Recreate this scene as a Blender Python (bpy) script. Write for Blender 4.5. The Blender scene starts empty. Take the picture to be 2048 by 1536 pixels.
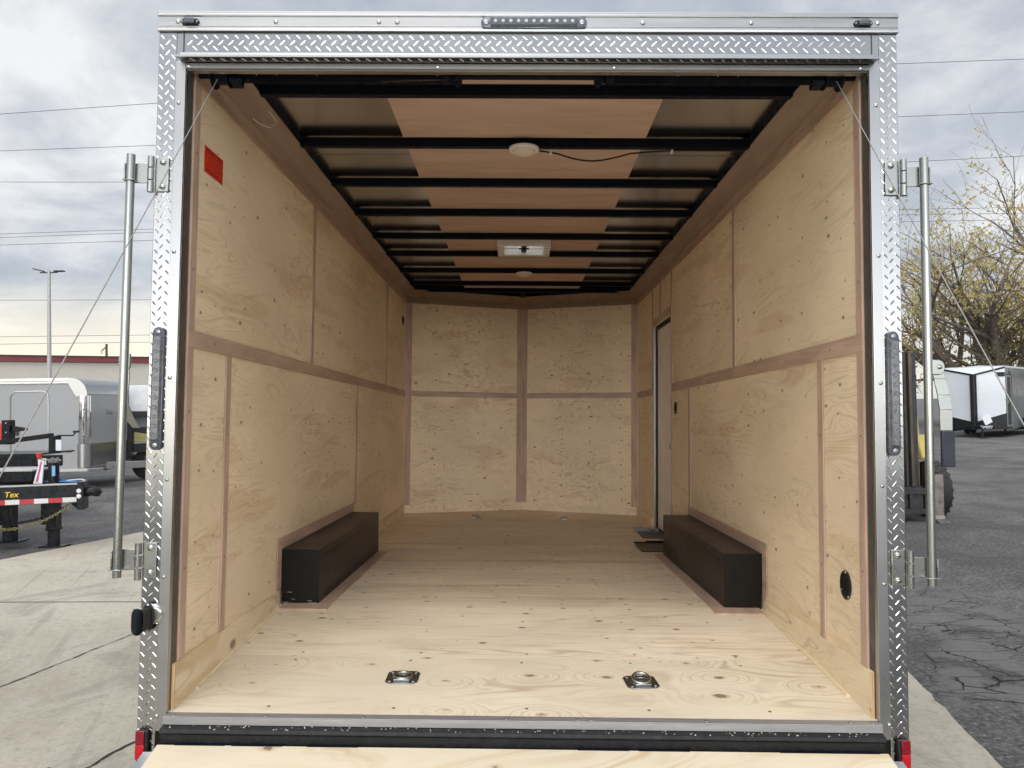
import bpy, bmesh, math, random
from mathutils import Vector, Matrix

random.seed(11)
S = bpy.context.scene
COL = S.collection
RAD = math.radians

# ------------------------------------------------------------------ camera, sky, sun, exposure
# RW turns the trailer's own frame (x right, y into the trailer, z up) into the world: it stands
# nose-down and leaning a little on the level yard.
RW = Matrix(((0.9996623, -0.0003247, 0.0259831, 0), (-0.0003247, 0.9996878, 0.0249838, 0),
             (-0.0259831, -0.0249838, 0.9993501, 0), (0, 0, 0, 1)))
cd = bpy.data.cameras.new("camera")
cam = bpy.data.objects.new("camera", cd)
COL.objects.link(cam)
r_, u_, f_ = (Vector((0.9997876, 0.0099151, -0.0180680)), Vector((0.0183226, -0.0262128, 0.9994885)),
              Vector((-0.0094364, 0.9996072, 0.0263889)))
cam.matrix_world = Matrix(((r_.x, u_.x, -f_.x, 0.02952), (r_.y, u_.y, -f_.y, -2.57294),
                           (r_.z, u_.z, -f_.z, 1.64830), (0, 0, 0, 1)))
cd.sensor_width = 36
cd.lens = 26.706
cd.clip_start = 0.05
cd.clip_end = 3000
S.camera = cam

SUN_EL, SUN_AZ = 54.0, 195.0            # high, hazy sun behind the photographer's left shoulder
world = bpy.data.worlds.new("World")
S.world = world
world.use_nodes = True
wt = world.node_tree
wt.nodes.clear()


class NT:
    """small node helper"""
    def __init__(s, tree):
        s.t = tree

    def n(s, typ, **kw):
        x = s.t.nodes.new(typ)
        for k, v in kw.items():
            setattr(x, k, v)
        return x

    def put(s, sock, v):
        if hasattr(v, 'is_output'):
            s.t.links.new(v, sock)
        elif v is not None:
            try:
                sock.default_value = v
            except Exception:
                sock.default_value = (*v, 1.0)

    def math(s, op, a, b=None, c=None, clamp=False):
        x = s.n('ShaderNodeMath', operation=op, use_clamp=clamp)
        for i, v in enumerate((a, b, c)):
            if v is not None:
                s.put(x.inputs[i], v)
        return x.outputs[0]

    def vmath(s, op, a, b=None):
        x = s.n('ShaderNodeVectorMath', operation=op)
        s.put(x.inputs[0], a)
        if b is not None:
            s.put(x.inputs[1], b)
        return x.outputs[0]

    def rng(s, v, a, b, c=0.0, d=1.0, smooth=True):
        x = s.n('ShaderNodeMapRange', interpolation_type='SMOOTHSTEP' if smooth else 'LINEAR')
        s.put(x.inputs['Value'], v)
        x.inputs['From Min'].default_value = a
        x.inputs['From Max'].default_value = b
        x.inputs['To Min'].default_value = c
        x.inputs['To Max'].default_value = d
        return x.outputs[0]

    def noise(s, vec, scale, detail=2.0, rough=0.5, dist=0.0):
        x = s.n('ShaderNodeTexNoise')
        s.put(x.inputs['Vector'], vec)
        x.inputs['Scale'].default_value = scale
        x.inputs['Detail'].default_value = detail
        x.inputs['Roughness'].default_value = rough
        x.inputs['Distortion'].default_value = dist
        return x.outputs['Fac']

    def mix(s, fac, a, b, mode='MIX'):
        x = s.n('ShaderNodeMix', data_type='RGBA', blend_type=mode)
        s.put(x.inputs[0], fac)
        s.put(x.inputs[6], a if hasattr(a, 'is_output') else (*a, 1.0))
        s.put(x.inputs[7], b if hasattr(b, 'is_output') else (*b, 1.0))
        return x.outputs[2]


w = NT(wt)
tc = w.n('ShaderNodeTexCoord')
D = tc.outputs['Generated']
sp = w.n('ShaderNodeSeparateXYZ')
w.put(sp.inputs[0], D)
dz = w.math('MAXIMUM', sp.outputs[2], 0.0)
den = w.math('ADD', dz, 0.22)
cx = w.n('ShaderNodeCombineXYZ')
w.put(cx.inputs[0], w.math('DIVIDE', sp.outputs[0], den))
w.put(cx.inputs[1], w.math('DIVIDE', sp.outputs[1], den))
cx.inputs[2].default_value = 3.7
PC = cx.outputs[0]
cl1 = w.noise(PC, 0.62, 6.0, 0.52, 0.25)
cl2 = w.noise(PC, 2.1, 6.0, 0.6, 0.35)
cl = w.math('ADD', w.math('MULTIPLY', cl1, 0.62), w.math('MULTIPLY', cl2, 0.38))
sky = w.n('ShaderNodeTexSky', sky_type='NISHITA')
sky.sun_disc = False
sky.sun_elevation = RAD(SUN_EL)
sky.sun_rotation = RAD(SUN_AZ)
sky.air_density = 1.0
sky.dust_density = 2.0
bg_sky = w.n('ShaderNodeBackground')
w.put(bg_sky.inputs[0], sky.outputs[0])
bg_sky.inputs[1].default_value = 0.10
# cloud deck: grey-blue bellies, white tops, brighter overhead and behind the photographer
cc = w.n('ShaderNodeValToRGB')
w.put(cc.inputs[0], cl)
e = cc.color_ramp.elements
e[0].position = 0.41
e[0].color = (0.45, 0.50, 0.59, 1)
e[1].position = 0.565
e[1].color = (1.0, 1.0, 1.0, 1)
k = cc.color_ramp.elements.new(0.475)
k.color = (0.62, 0.655, 0.71, 1)
hor = w.rng(sp.outputs[2], 0.04, 0.17, 1.0, 0.0)          # bright break low on the horizon
hleft = w.rng(sp.outputs[0], -0.1, -0.45, 0.35, 1.0)
ccol = w.mix(w.math('MULTIPLY', hor, hleft), cc.outputs[0], (1.25, 1.15, 0.92))
zen = w.rng(sp.outputs[2], 0.45, 0.85, 1.0, 1.9)
back = w.rng(sp.outputs[1], -0.35, -0.85, 0.0, 1.0)           # added low glow behind the photographer, fills the interior
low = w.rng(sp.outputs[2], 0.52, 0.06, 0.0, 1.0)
sky_fill = w.rng(sp.outputs[1], -0.87, -0.965, 0.0, 8.5)              # narrow fill band added to the unseen sky, lights the deep interior
amt = w.math('ADD', w.math('MULTIPLY', back, 1.3), w.math('MULTIPLY', sky_fill, w.rng(sp.outputs[2], 0.40, 0.12, 0.0, 1.0)))
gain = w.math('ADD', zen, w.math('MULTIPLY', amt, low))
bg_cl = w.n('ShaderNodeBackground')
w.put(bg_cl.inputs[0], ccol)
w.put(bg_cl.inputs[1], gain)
mixs = w.n('ShaderNodeMixShader')
mixs.inputs[0].default_value = 0.88
wt.links.new(bg_sky.outputs[0], mixs.inputs[1])
wt.links.new(bg_cl.outputs[0], mixs.inputs[2])
wo = w.n('ShaderNodeOutputWorld')
wt.links.new(mixs.outputs[0], wo.inputs[0])

sd = bpy.data.lights.new("sun", 'SUN')
sd.energy = 1.2
sd.angle = RAD(40)
sd.color = (1.0, 0.965, 0.91)
sun = bpy.data.objects.new("sun", sd)
COL.objects.link(sun)
az, el = RAD(SUN_AZ), RAD(SUN_EL)
sdir = Vector((math.sin(az) * math.cos(el), math.cos(az) * math.cos(el), math.sin(el)))
sun.rotation_euler = sdir.to_track_quat('Z', 'Y').to_euler()

S.view_settings.view_transform = 'Standard'
S.view_settings.look = 'None'
S.view_settings.exposure = 0.0
S.view_settings.gamma = 1.0
S.cycles.max_bounces = 14
S.cycles.diffuse_bounces = 12
S.cycles.glossy_bounces = 4
S.cycles.use_denoising = True


# ------------------------------------------------------------------ mesh helpers
class MB:
    def __init__(s):
        s.v, s.f = [], []

    def add(s, vs, fs):
        o = len(s.v)
        s.v += [tuple(p) for p in vs]
        s.f += [tuple(i + o for i in q) for q in fs]
        return s

    def box(s, x0, x1, y0, y1, z0, z1, M=None):
        vs = [Vector((x, y, z)) for z in (z0, z1) for y in (y0, y1) for x in (x0, x1)]
        if M is not None:
            vs = [M @ p for p in vs]
        return s.add(vs, [(0, 2, 3, 1), (4, 5, 7, 6), (0, 1, 5, 4), (1, 3, 7, 5), (3, 2, 6, 7), (2, 0, 4, 6)])

    def hexa(s, b, t):
        """four bottom points, four top points, same winding"""
        return s.add(list(b) + list(t), [(3, 2, 1, 0), (4, 5, 6, 7), (0, 1, 5, 4), (1, 2, 6, 5), (2, 3, 7, 6), (3, 0, 4, 7)])

    def slab(s, p0, p1, s0, s1, z0, z1, o0, o1):
        """upright board along the plan line p0->p1 from s0 to s1 metres, offset o0..o1 to its left"""
        a, b = Vector(p0), Vector(p1)
        d = (b - a).normalized()
        n = Vector((-d.y, d.x))
        q = [a + d * s0 + n * o0, a + d * s1 + n * o0, a + d * s1 + n * o1, a + d * s0 + n * o1]
        return s.hexa([(p.x, p.y, z0) for p in q], [(p.x, p.y, z1) for p in q])

    def prism(s, poly, axis, a, b):
        """polygon in the two other axes, extruded along axis"""
        def P(u, v, t):
            return {'x': (t, u, v), 'y': (u, t, v), 'z': (u, v, t)}[axis]
        n = len(poly)
        vs = [P(u, v, a) for u, v in poly] + [P(u, v, b) for u, v in poly]
        fs = [tuple(range(n))[::-1], tuple(range(n, 2 * n))] + [(i, (i + 1) % n, n + (i + 1) % n, n + i) for i in range(n)]
        return s.add(vs, fs)

    def tube(s, path, r, n=10, caps=True, closed=False):
        path = [Vector(p) for p in path]
        m = len(path)
        rs = r if isinstance(r, (list, tuple)) else [r] * m
        up = None
        rings = []
        for i, p in enumerate(path):
            if closed:
                t = path[(i + 1) % m] - path[i - 1]
            else:
                t = path[min(i + 1, m - 1)] - path[max(i - 1, 0)]
            t = t.normalized() if t.length > 1e-9 else Vector((0, 0, 1))
            if up is None:
                up = t.orthogonal().normalized()
            else:
                up = (up - t * up.dot(t))
                up = up.normalized() if up.length > 1e-6 else t.orthogonal().normalized()
            bi = t.cross(up)
            rings.append([p + (up * math.cos(2 * math.pi * j / n) + bi * math.sin(2 * math.pi * j / n)) * rs[i] for j in range(n)])
        vs = [q for R in rings for q in R]
        fs = []
        for i in range(m if closed else m - 1):
            k = (i + 1) % m
            for j in range(n):
                fs.append((i * n + j, i * n + (j + 1) % n, k * n + (j + 1) % n, k * n + j))
        if caps and not closed:
            fs.append(tuple(range(n))[::-1])
            fs.append(tuple(range((m - 1) * n, m * n)))
        return s.add(vs, fs)

    def cyl(s, p0, p1, r, n=20, r2=None):
        return s.tube([p0, p1], [r, r if r2 is None else r2], n)

    def lathe(s, c, ax, prof, n=24):
        """profile (radius, height) turned about axis ax through c"""
        ax = Vector(ax).normalized()
        a = ax.orthogonal().normalized()
        b = ax.cross(a)
        c = Vector(c)
        m = len(prof)
        vs = [c + ax * h + (a * math.cos(2 * math.pi * j / n) + b * math.sin(2 * math.pi * j / n)) * max(r, 1e-5) for r, h in prof for j in range(n)]
        fs = [(i * n + j, i * n + (j + 1) % n, (i + 1) * n + (j + 1) % n, (i + 1) * n + j) for i in range(m - 1) for j in range(n)]
        fs += [tuple(range(n))[::-1], tuple(range((m - 1) * n, m * n))]
        return s.add(vs, fs)

    def treads(s, o, u, v, nrm, lu, lv, pu=0.02, pv=0.0365, L=0.028, W=0.0062, H=0.0007):
        """raised bars of tread plate: columns along v, every second column leaning the other way"""
        o, u, v, nrm = Vector(o), Vector(u), Vector(v), Vector(nrm)
        nu = max(1, int(lu / pu + 0.35))
        off = (lu - (nu - 1) * pu) / 2
        for i in range(nu):
            sgn = 1 if i % 2 else -1
            c = pv * (0.25 if i % 2 else 0.75)
            while c < lv - 0.006:
                C = o + u * (off + i * pu) + v * c
                a = (u * 0.66 + v * 0.75 * sgn).normalized()
                b = nrm.cross(a)
                pts = [C - a * L / 2, C - a * L / 4 - b * W / 2, C + a * L / 4 - b * W / 2, C + a * L / 2,
                       C + a * L / 4 + b * W / 2, C - a * L / 4 + b * W / 2, C - a * L / 4 + nrm * H, C + a * L / 4 + nrm * H]
                s.add(pts, [(0, 1, 6), (1, 2, 7, 6), (2, 3, 7), (3, 4, 7), (4, 5, 6, 7), (5, 0, 6)])
                c += pv
        return s


def obj(name, mb, mat, parent=None, bev=0.0, smooth=True, loc=None, rz=0.0, fix=True):
    me = bpy.data.meshes.new(name)
    me.from_pydata(mb.v, [], mb.f)
    if fix:
        bm = bmesh.new()
        bm.from_mesh(me)
        bmesh.ops.recalc_face_normals(bm, faces=bm.faces)
        bm.to_mesh(me)
        bm.free()
    me.materials.append(mat)
    if smooth:
        me.polygons.foreach_set('use_smooth', [True] * len(me.polygons))
        me.set_sharp_from_angle(angle=RAD(38))
    o = bpy.data.objects.new(name, me)
    COL.objects.link(o)
    if parent is not None:
        o.parent = parent
    if loc is not None:
        o.location = loc
    o.rotation_euler.z = rz
    if bev:
        b = o.modifiers.new('bevel', 'BEVEL')
        b.width = bev
        b.segments = 2
        b.limit_method = 'ANGLE'
        b.angle_limit = RAD(50)
    return o


def tag(o, label, cat, group=None):
    o['label'] = label
    o['category'] = cat
    if group:
        o['group'] = group
    return o


def thing(name, label, cat, loc=(0, 0, 0), rz=0.0, group=None):
    o = bpy.data.objects.new(name, None)
    COL.objects.link(o)
    o.location = loc
    o.rotation_euler.z = rz
    return tag(o, label, cat, group)


def text(name, body, size, mat, parent, M, ext=0.001, shear=0.0, bold=0.0):
    cu = bpy.data.curves.new(name, 'FONT')
    cu.body = body
    cu.size = size
    cu.extrude = ext
    cu.shear = shear
    cu.offset = bold
    t = bpy.data.objects.new('tmp', cu)
    COL.objects.link(t)
    dg = bpy.context.evaluated_depsgraph_get()
    me = bpy.data.meshes.new_from_object(t.evaluated_get(dg))
    bpy.data.objects.remove(t)
    me.name = name
    me.transform(M)
    me.materials.clear()
    me.materials.append(mat)
    o = bpy.data.objects.new(name, me)
    COL.objects.link(o)
    o.parent = parent
    return o


# ------------------------------------------------------------------ materials
def base_mat(name):
    m = bpy.data.materials.new(name)
    m.use_nodes = True
    t = m.node_tree
    t.nodes.clear()
    nt = NT(t)
    b = nt.n('ShaderNodeBsdfPrincipled')
    o = nt.n('ShaderNodeOutputMaterial')
    t.links.new(b.outputs[0], o.inputs[0])
    c = nt.n('ShaderNodeTexCoord')
    return m, nt, b, c.outputs['Object']


def bump(nt, b, h, strength=0.3, dist=0.01):
    x = nt.n('ShaderNodeBump')
    x.inputs['Strength'].default_value = strength
    x.inputs['Distance'].default_value = dist
    nt.put(x.inputs['Height'], h)
    nt.put(b.inputs['Normal'], x.outputs[0])


def pmat(name, col, rough=0.5, metal=0.0, var=0.12, scale=9.0, rvar=0.12, bmp=0.0, bscale=60.0, stretch=(1, 1, 1), spec=0.5, coat=0.0, grime=0.0):
    m, nt, b, oc = base_mat(name)
    v = nt.vmath('MULTIPLY', oc, stretch)
    n1 = nt.noise(v, scale, 5.0, 0.62)
    lo = tuple(c * (1 - var) for c in col)
    hi = tuple(min(1, c * (1 + var)) for c in col)
    cfin = nt.mix(nt.rng(n1, 0.3, 0.7), lo, hi)
    if grime:
        g = nt.noise(v, scale * 3.3, 6.0, 0.7)
        cfin = nt.mix(nt.rng(g, 0.5, 0.78, 0, grime), cfin, (0.11, 0.095, 0.075))
    nt.put(b.inputs['Base Color'], cfin)
    nt.put(b.inputs['Roughness'], nt.rng(nt.noise(v, scale * 2.1, 4.0), 0.25, 0.75, max(0.02, rough - rvar), min(1, rough + rvar)))
    b.inputs['Metallic'].default_value = metal
    b.inputs['Specular IOR Level'].default_value = spec
    if coat:
        b.inputs['Coat Weight'].default_value = coat
        b.inputs['Coat Roughness'].default_value = 0.08
    if bmp:
        bump(nt, b, nt.noise(v, bscale, 4.0), bmp)
    return m


def plywood(name, along, across, light, ring, K=9.0, rs=0.42, kscale=7.0, krad=0.045, kgate=0.55, patch=0.25, patchcol=(0.58, 0.36, 0.17), kring=0.0, st=(0.8, 4.5), dirt=0.0):
    """rotary-cut veneer: stretched contour rings, fine pores, knots and tan patches"""
    m, nt, b, oc = base_mat(name)
    oi = nt.n('ShaderNodeObjectInfo')
    seed = nt.math('MULTIPLY', oi.outputs['Random'], 37.0)
    sv = nt.n('ShaderNodeCombineXYZ')
    for i in range(3):
        nt.put(sv.inputs[i], seed)

    def stretch(a, c):
        q = [c, c, c]
        q['xyz'.index(along)] = a
        return tuple(q)
    P = nt.vmath('ADD', nt.vmath('MULTIPLY', oc, stretch(*st)), sv.outputs[0])
    vor = nt.n('ShaderNodeTexVoronoi', feature='F1', voronoi_dimensions='2D')
    so_ = nt.n('ShaderNodeSeparateXYZ')
    nt.put(so_.inputs[0], oc)
    k2 = nt.n('ShaderNodeCombineXYZ')
    nt.put(k2.inputs[0], nt.math('MULTIPLY_ADD', so_.outputs['xyz'.index(along)], 0.6, seed))
    nt.put(k2.inputs[1], so_.outputs['xyz'.index(across)])
    nt.put(vor.inputs['Vector'], k2.outputs[0])
    vor.inputs['Scale'].default_value = kscale
    vs = nt.n('ShaderNodeSeparateColor')
    nt.put(vs.inputs[0], vor.outputs['Color'])
    gate = nt.rng(vs.outputs[0], kgate, kgate + 0.02)
    wob = nt.math('MULTIPLY', nt.math('SUBTRACT', nt.noise(oc, 55.0, 2.0), 0.5), 0.06)
    d = nt.math('ADD', vor.outputs['Distance'], wob)
    size = nt.math('MULTIPLY', nt.math('POWER', vs.outputs[1], 2.2), krad * 1.25)
    kmask = nt.math('MULTIPLY', gate, nt.rng(nt.math('SUBTRACT', d, size), 0.0, 0.028, 1.0, 0.0))
    khalo = nt.math('MULTIPLY', gate, nt.rng(nt.math('SUBTRACT', d, size), 0.0, 0.09, 1.0, 0.0))
    n1 = nt.noise(P, 1.0, 2.0, 0.42, 0.7)
    if kring:
        kk = nt.math('MULTIPLY', gate, nt.rng(d, 0.0, 0.5, kring, 0.0))
        n1 = nt.math('ADD', n1, kk)
    tri = nt.math('PINGPONG', nt.math('MULTIPLY', n1, K), 0.5)
    line = nt.rng(tri, 0.0, 0.17, 1.0, 0.0)
    tri2 = nt.math('PINGPONG', nt.math('MULTIPLY', n1, K * 2.7), 0.5)
    line2 = nt.math('MULTIPLY', nt.rng(tri2, 0.0, 0.3, 1.0, 0.0), 0.5)
    patchy = nt.rng(nt.noise(nt.vmath('ADD', nt.vmath('MULTIPLY', oc, stretch(1.0, 2.4)), sv.outputs[0]), 1.3, 3.0), 0.34, 0.66, 0.15, 1.0)
    lm = nt.math('MULTIPLY', nt.math('MAXIMUM', line, line2), nt.math('MULTIPLY', patchy, rs))
    pores = nt.noise(nt.vmath('MULTIPLY', oc, stretch(7.0, 170.0)), 1.0, 3.0, 0.6)
    lm = nt.math('ADD', lm, nt.rng(pores, 0.52, 0.8, 0.0, 0.22))
    tone = nt.noise(nt.vmath('ADD', nt.vmath('MULTIPLY', oc, stretch(0.9, 1.7)), sv.outputs[0]), 1.1, 3.0, 0.55)
    c0 = nt.mix(nt.rng(tone, 0.3, 0.7), tuple(x * 0.90 for x in light), tuple(min(1, x * 1.07) for x in light))
    pt = nt.rng(nt.noise(P, 0.75, 2.0, 0.4, 0.4), 0.60, 0.66, 0.0, patch)
    c0 = nt.mix(pt, c0, patchcol)
    if dirt:
        dn = nt.noise(nt.vmath('MULTIPLY', oc, (1.0, 1.6, 1.0)), 3.2, 7.0, 0.68, 0.6)
        c0 = nt.mix(nt.rng(dn, 0.5, 0.68, 0.0, dirt), c0, (0.46, 0.40, 0.32))
    c1 = nt.mix(lm, c0, ring)
    c2 = nt.mix(nt.math('MULTIPLY', khalo, 0.45), c1, (0.40, 0.24, 0.12))
    c3 = nt.mix(nt.math('MULTIPLY', kmask, 0.68), c2, (0.10, 0.055, 0.03))
    nt.put(b.inputs['Base Color'], c3)
    b.inputs['Roughness'].default_value = 0.62
    b.inputs['Specular IOR Level'].default_value = 0.3
    bump(nt, b, nt.math('ADD', nt.math('MULTIPLY', pores, 0.5), nt.math('MULTIPLY', lm, -0.5)), 0.10, 0.004)
    return m


PLY = (0.88, 0.735, 0.525)
RING = (0.44, 0.315, 0.19)
M_wall = plywood('plywood wall', 'y', 'z', PLY, RING, K=9, rs=0.42, kscale=12, krad=0.055, kgate=0.58, st=(1.3, 9.0))
M_back = plywood('plywood nose', 'x', 'z', PLY, RING, K=9, rs=0.55, kscale=9.0, krad=0.05, kgate=0.60, st=(0.6, 9.0))
M_floor = plywood('plywood floor', 'x', 'y', (0.84, 0.735, 0.575), RING, K=10, rs=0.55, kscale=10.0, krad=0.065, kgate=0.45, st=(0.5, 9.0), patch=0.3, dirt=0.22)
M_floor2 = plywood('plywood floor front', 'x', 'y', (0.75, 0.665, 0.515), (0.47, 0.35, 0.225), K=6, rs=0.75, kscale=5.0, krad=0.05, kgate=0.45, kring=0.5, st=(1.1, 3.4), patch=0.12, dirt=0.25)
M_ramp = plywood('plywood ramp', 'x', 'y', (0.74, 0.65, 0.49), (0.56, 0.41, 0.24), K=5, rs=0.75, kscale=4.5, krad=0.05, kgate=0.5, st=(1.4, 4.0), patch=0.6, patchcol=(0.66, 0.46, 0.24))
M_kick = plywood('plywood kick', 'y', 'z', (0.82, 0.70, 0.50), RING, K=5, rs=0.5, kscale=6, krad=0.07, kgate=0.6, st=(1.6, 6.0), patch=0.7, patchcol=(0.66, 0.49, 0.28))
M_luan = pmat('luan strip', (0.50, 0.36, 0.28), 0.6, var=0.16, scale=3.0, stretch=(8, 8, 1.2), spec=0.3, bmp=0.05, bscale=30)
M_luanh = pmat('luan strip lengthwise', (0.50, 0.36, 0.28), 0.6, var=0.16, scale=3.0, stretch=(8, 0.9, 8), spec=0.3)
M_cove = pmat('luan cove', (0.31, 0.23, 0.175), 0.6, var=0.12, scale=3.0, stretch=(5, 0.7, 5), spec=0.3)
M_ceil = pmat('luan ceiling', (0.57, 0.41, 0.325), 0.55, var=0.10, scale=2.0, stretch=(1.0, 5, 5), spec=0.35)
M_edge = pmat('plywood edge', (0.58, 0.38, 0.21), 0.7, var=0.4, scale=2.0, stretch=(220, 5, 2), spec=0.2)
M_alu = pmat('aluminium', (0.425, 0.43, 0.432), 0.29, 1.0, var=0.02, scale=3, rvar=0.02)
M_alud = pmat('brushed aluminium', (0.39, 0.395, 0.40), 0.34, 1.0, var=0.05, scale=5, rvar=0.03, stretch=(.4, 8, 8))
M_tread = pmat('tread plate', (0.50, 0.504, 0.508), 0.17, 1.0, var=0.03, scale=3, rvar=0.03, bmp=0.012, bscale=7)
M_treads = pmat('tread bars', (0.50, 0.504, 0.508), 0.12, 1.0, var=0.03, scale=12, rvar=0.02)
M_zinc = pmat('zinc steel', (0.40, 0.41, 0.39), 0.27, 1.0, var=0.04, scale=5, rvar=0.03)
M_zincd = pmat('dark zinc', (0.34, 0.35, 0.36), 0.33, 1.0, var=0.1, scale=30)
M_galv = pmat('galvanised roof', (0.52, 0.54, 0.57), 0.20, 1.0, var=0.02, scale=1.5, rvar=0.012)
M_black = pmat('black steel', (0.0055, 0.0075, 0.014), 0.5, var=0.2, scale=15, spec=0.10)
M_blackbox = pmat('black sheet metal', (0.0085, 0.008, 0.0078), 0.33, var=0.1, scale=3, spec=0.22, rvar=0.03)
M_rubber = pmat('black rubber', (0.02, 0.02, 0.021), 0.6, var=0.25, scale=40, spec=0.35)
M_bumper = pmat('dusty bumper', (0.012, 0.0125, 0.014), 0.42, spec=0.3, var=0.3, scale=25, bmp=0.1, bscale=120, grime=0.2)
M_seal = pmat('dark jamb', (0.075, 0.068, 0.062), 0.5, var=0.15)
M_white = pmat('white plastic', (0.78, 0.78, 0.76), 0.35, var=0.03)
M_doorin = pmat('door liner', (0.86, 0.81, 0.76), 0.5, var=0.06, scale=6)
M_lens = pmat('smoked lens', (0.13, 0.138, 0.155), 0.14, var=0.35, scale=70, spec=0.6, rvar=0.05)
M_lensc = pmat('grey lens', (0.12, 0.135, 0.155), 0.16, var=0.2, scale=60, spec=0.6, rvar=0.05)
M_house = pmat('grey lamp housing', (0.085, 0.09, 0.105), 0.25, var=0.25, scale=50)
M_led = pmat('led chip', (0.55, 0.58, 0.60), 0.3, var=0.1, scale=80)
M_ledd = pmat('dark led chip', (0.16, 0.165, 0.18), 0.22, var=0.3, scale=120)
M_red1 = pmat('dark red lens', (0.22, 0.006, 0.016), 0.2, var=0.1, scale=60)
M_red2 = pmat('bright red lens', (0.50, 0.008, 0.02), 0.2, var=0.1, scale=60)
M_orange = pmat('red sticker', (0.72, 0.045, 0.018), 0.5, var=0.05)
M_ink = pmat('dark red ink', (0.16, 0.008, 0.005), 0.6, var=0.05)
M_skin = pmat('grey siding', (0.30, 0.31, 0.32), 0.3, var=0.05, coat=0.3)
M_screw = pmat('screw head', (0.19, 0.145, 0.10), 0.5, 0.3, var=0.2, scale=60)
M_cable = pmat('steel cable', (0.30, 0.30, 0.295), 0.5, 0.5, var=0.2, scale=200)
M_tyre = pmat('tyre', (0.024, 0.024, 0.025), 0.75, var=0.3, scale=20, bmp=0.3, bscale=40)
M_paper = pmat('paper', (0.72, 0.74, 0.80), 0.7, var=0.06, scale=30)


def glassy(name, col, emit=None):
    m, nt, b, oc = base_mat(name)
    b.inputs['Base Color'].default_value = (*col, 1)
    b.inputs['Roughness'].default_value = 0.35
    b.inputs['Transmission Weight'].default_value = 0.9
    return m


M_skylight = glassy('frosted dome', (0.95, 0.97, 0.98))


def asphalt():
    m, nt, b, oc = base_mat('asphalt')
    big = nt.noise(oc, 0.22, 5.0, 0.6, 0.4)
    lane = nt.noise(nt.vmath('MULTIPLY', oc, (0.35, 1.0, 1.0)), 0.45, 3.0)
    fine = nt.noise(oc, 30.0, 5.0, 0.85)
    mid = nt.noise(oc, 11.0, 5.0, 0.7)
    c = nt.mix(nt.rng(big, 0.32, 0.68), (0.105, 0.104, 0.104), (0.165, 0.163, 0.160))
    c = nt.mix(nt.rng(lane, 0.5, 0.7, 0, 0.45), c, (0.19, 0.187, 0.182))
    c = nt.mix(nt.rng(mid, 0.35, 0.7, 0, 0.35), c, (0.045, 0.044, 0.046))
    c = nt.mix(nt.rng(fine, 0.53, 0.61, 0, 0.9), c, (0.27, 0.265, 0.255))
    c = nt.mix(nt.rng(fine, 0.48, 0.40, 0, 0.85), c, (0.03, 0.03, 0.031))
    ptc = nt.noise(oc, 0.8, 7.0, 0.7, 0.5)
    c = nt.mix(nt.rng(ptc, 0.50, 0.58, 0, 0.45), c, (0.055, 0.054, 0.054))
    c = nt.mix(nt.rng(ptc, 0.46, 0.40, 0, 0.35), c, (0.23, 0.225, 0.215))
    # worn, crazed band beside the concrete
    sx = nt.n('ShaderNodeSeparateXYZ')
    nt.put(sx.inputs[0], oc)
    wob = nt.math('MULTIPLY', nt.math('SUBTRACT', nt.noise(oc, 0.9, 3.0), 0.5), 1.6)
    lx = nt.math('ADD', nt.math('SUBTRACT', sx.outputs[0], nt.math('MULTIPLY', sx.outputs[1], 0.16)), wob)
    band = nt.math('MULTIPLY', nt.rng(lx, 2.15, 2.4), nt.rng(lx, 3.5, 3.0))
    band = nt.math('MULTIPLY', band, nt.rng(sx.outputs[1], 4.6, 3.2))
    worn = nt.math('MULTIPLY', band, nt.rng(nt.noise(oc, 2.6, 4.0, 0.6), 0.42, 0.54))
    c = nt.mix(nt.math('MULTIPLY', worn, 0.8), c, (0.19, 0.185, 0.18))
    vo = nt.n('ShaderNodeTexVoronoi', feature='DISTANCE_TO_EDGE')
    wv = nt.n('ShaderNodeTexNoise')
    nt.put(wv.inputs['Vector'], oc)
    wv.inputs['Scale'].default_value = 6.0
    nt.put(vo.inputs['Vector'], nt.vmath('ADD', nt.vmath('MULTIPLY', oc, (1.0, 2.2, 1.0)), nt.vmath('MULTIPLY', wv.outputs['Color'], (0.25, 0.25, 0.0))))
    vo.inputs['Scale'].default_value = 2.4
    crk = nt.math('MULTIPLY', nt.rng(vo.outputs['Distance'], 0.0, 0.02, 1.0, 0.0), band)
    crk = nt.math('MULTIPLY', crk, nt.rng(nt.noise(oc, 1.7, 2.0), 0.38, 0.5))
    c = nt.mix(crk, c, (0.012, 0.012, 0.012))
    spk = nt.n('ShaderNodeTexVoronoi', feature='F1')
    nt.put(spk.inputs['Vector'], oc)
    spk.inputs['Scale'].default_value = 3.2
    lf = nt.rng(spk.outputs['Distance'], 0.02, 0.045, 1.0, 0.0)
    c = nt.mix(nt.math('MULTIPLY', lf, 0.85), c, (0.42, 0.38, 0.30))
    nt.put(b.inputs['Base Color'], c)
    b.inputs['Roughness'].default_value = 0.86
    b.inputs['Specular IOR Level'].default_value = 0.35
    bump(nt, b, nt.math('ADD', nt.math('ADD', fine, nt.math('MULTIPLY', mid, 0.6)), nt.math('MULTIPLY', crk, -2.5)), 1.0, 0.02)
    return m


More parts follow.
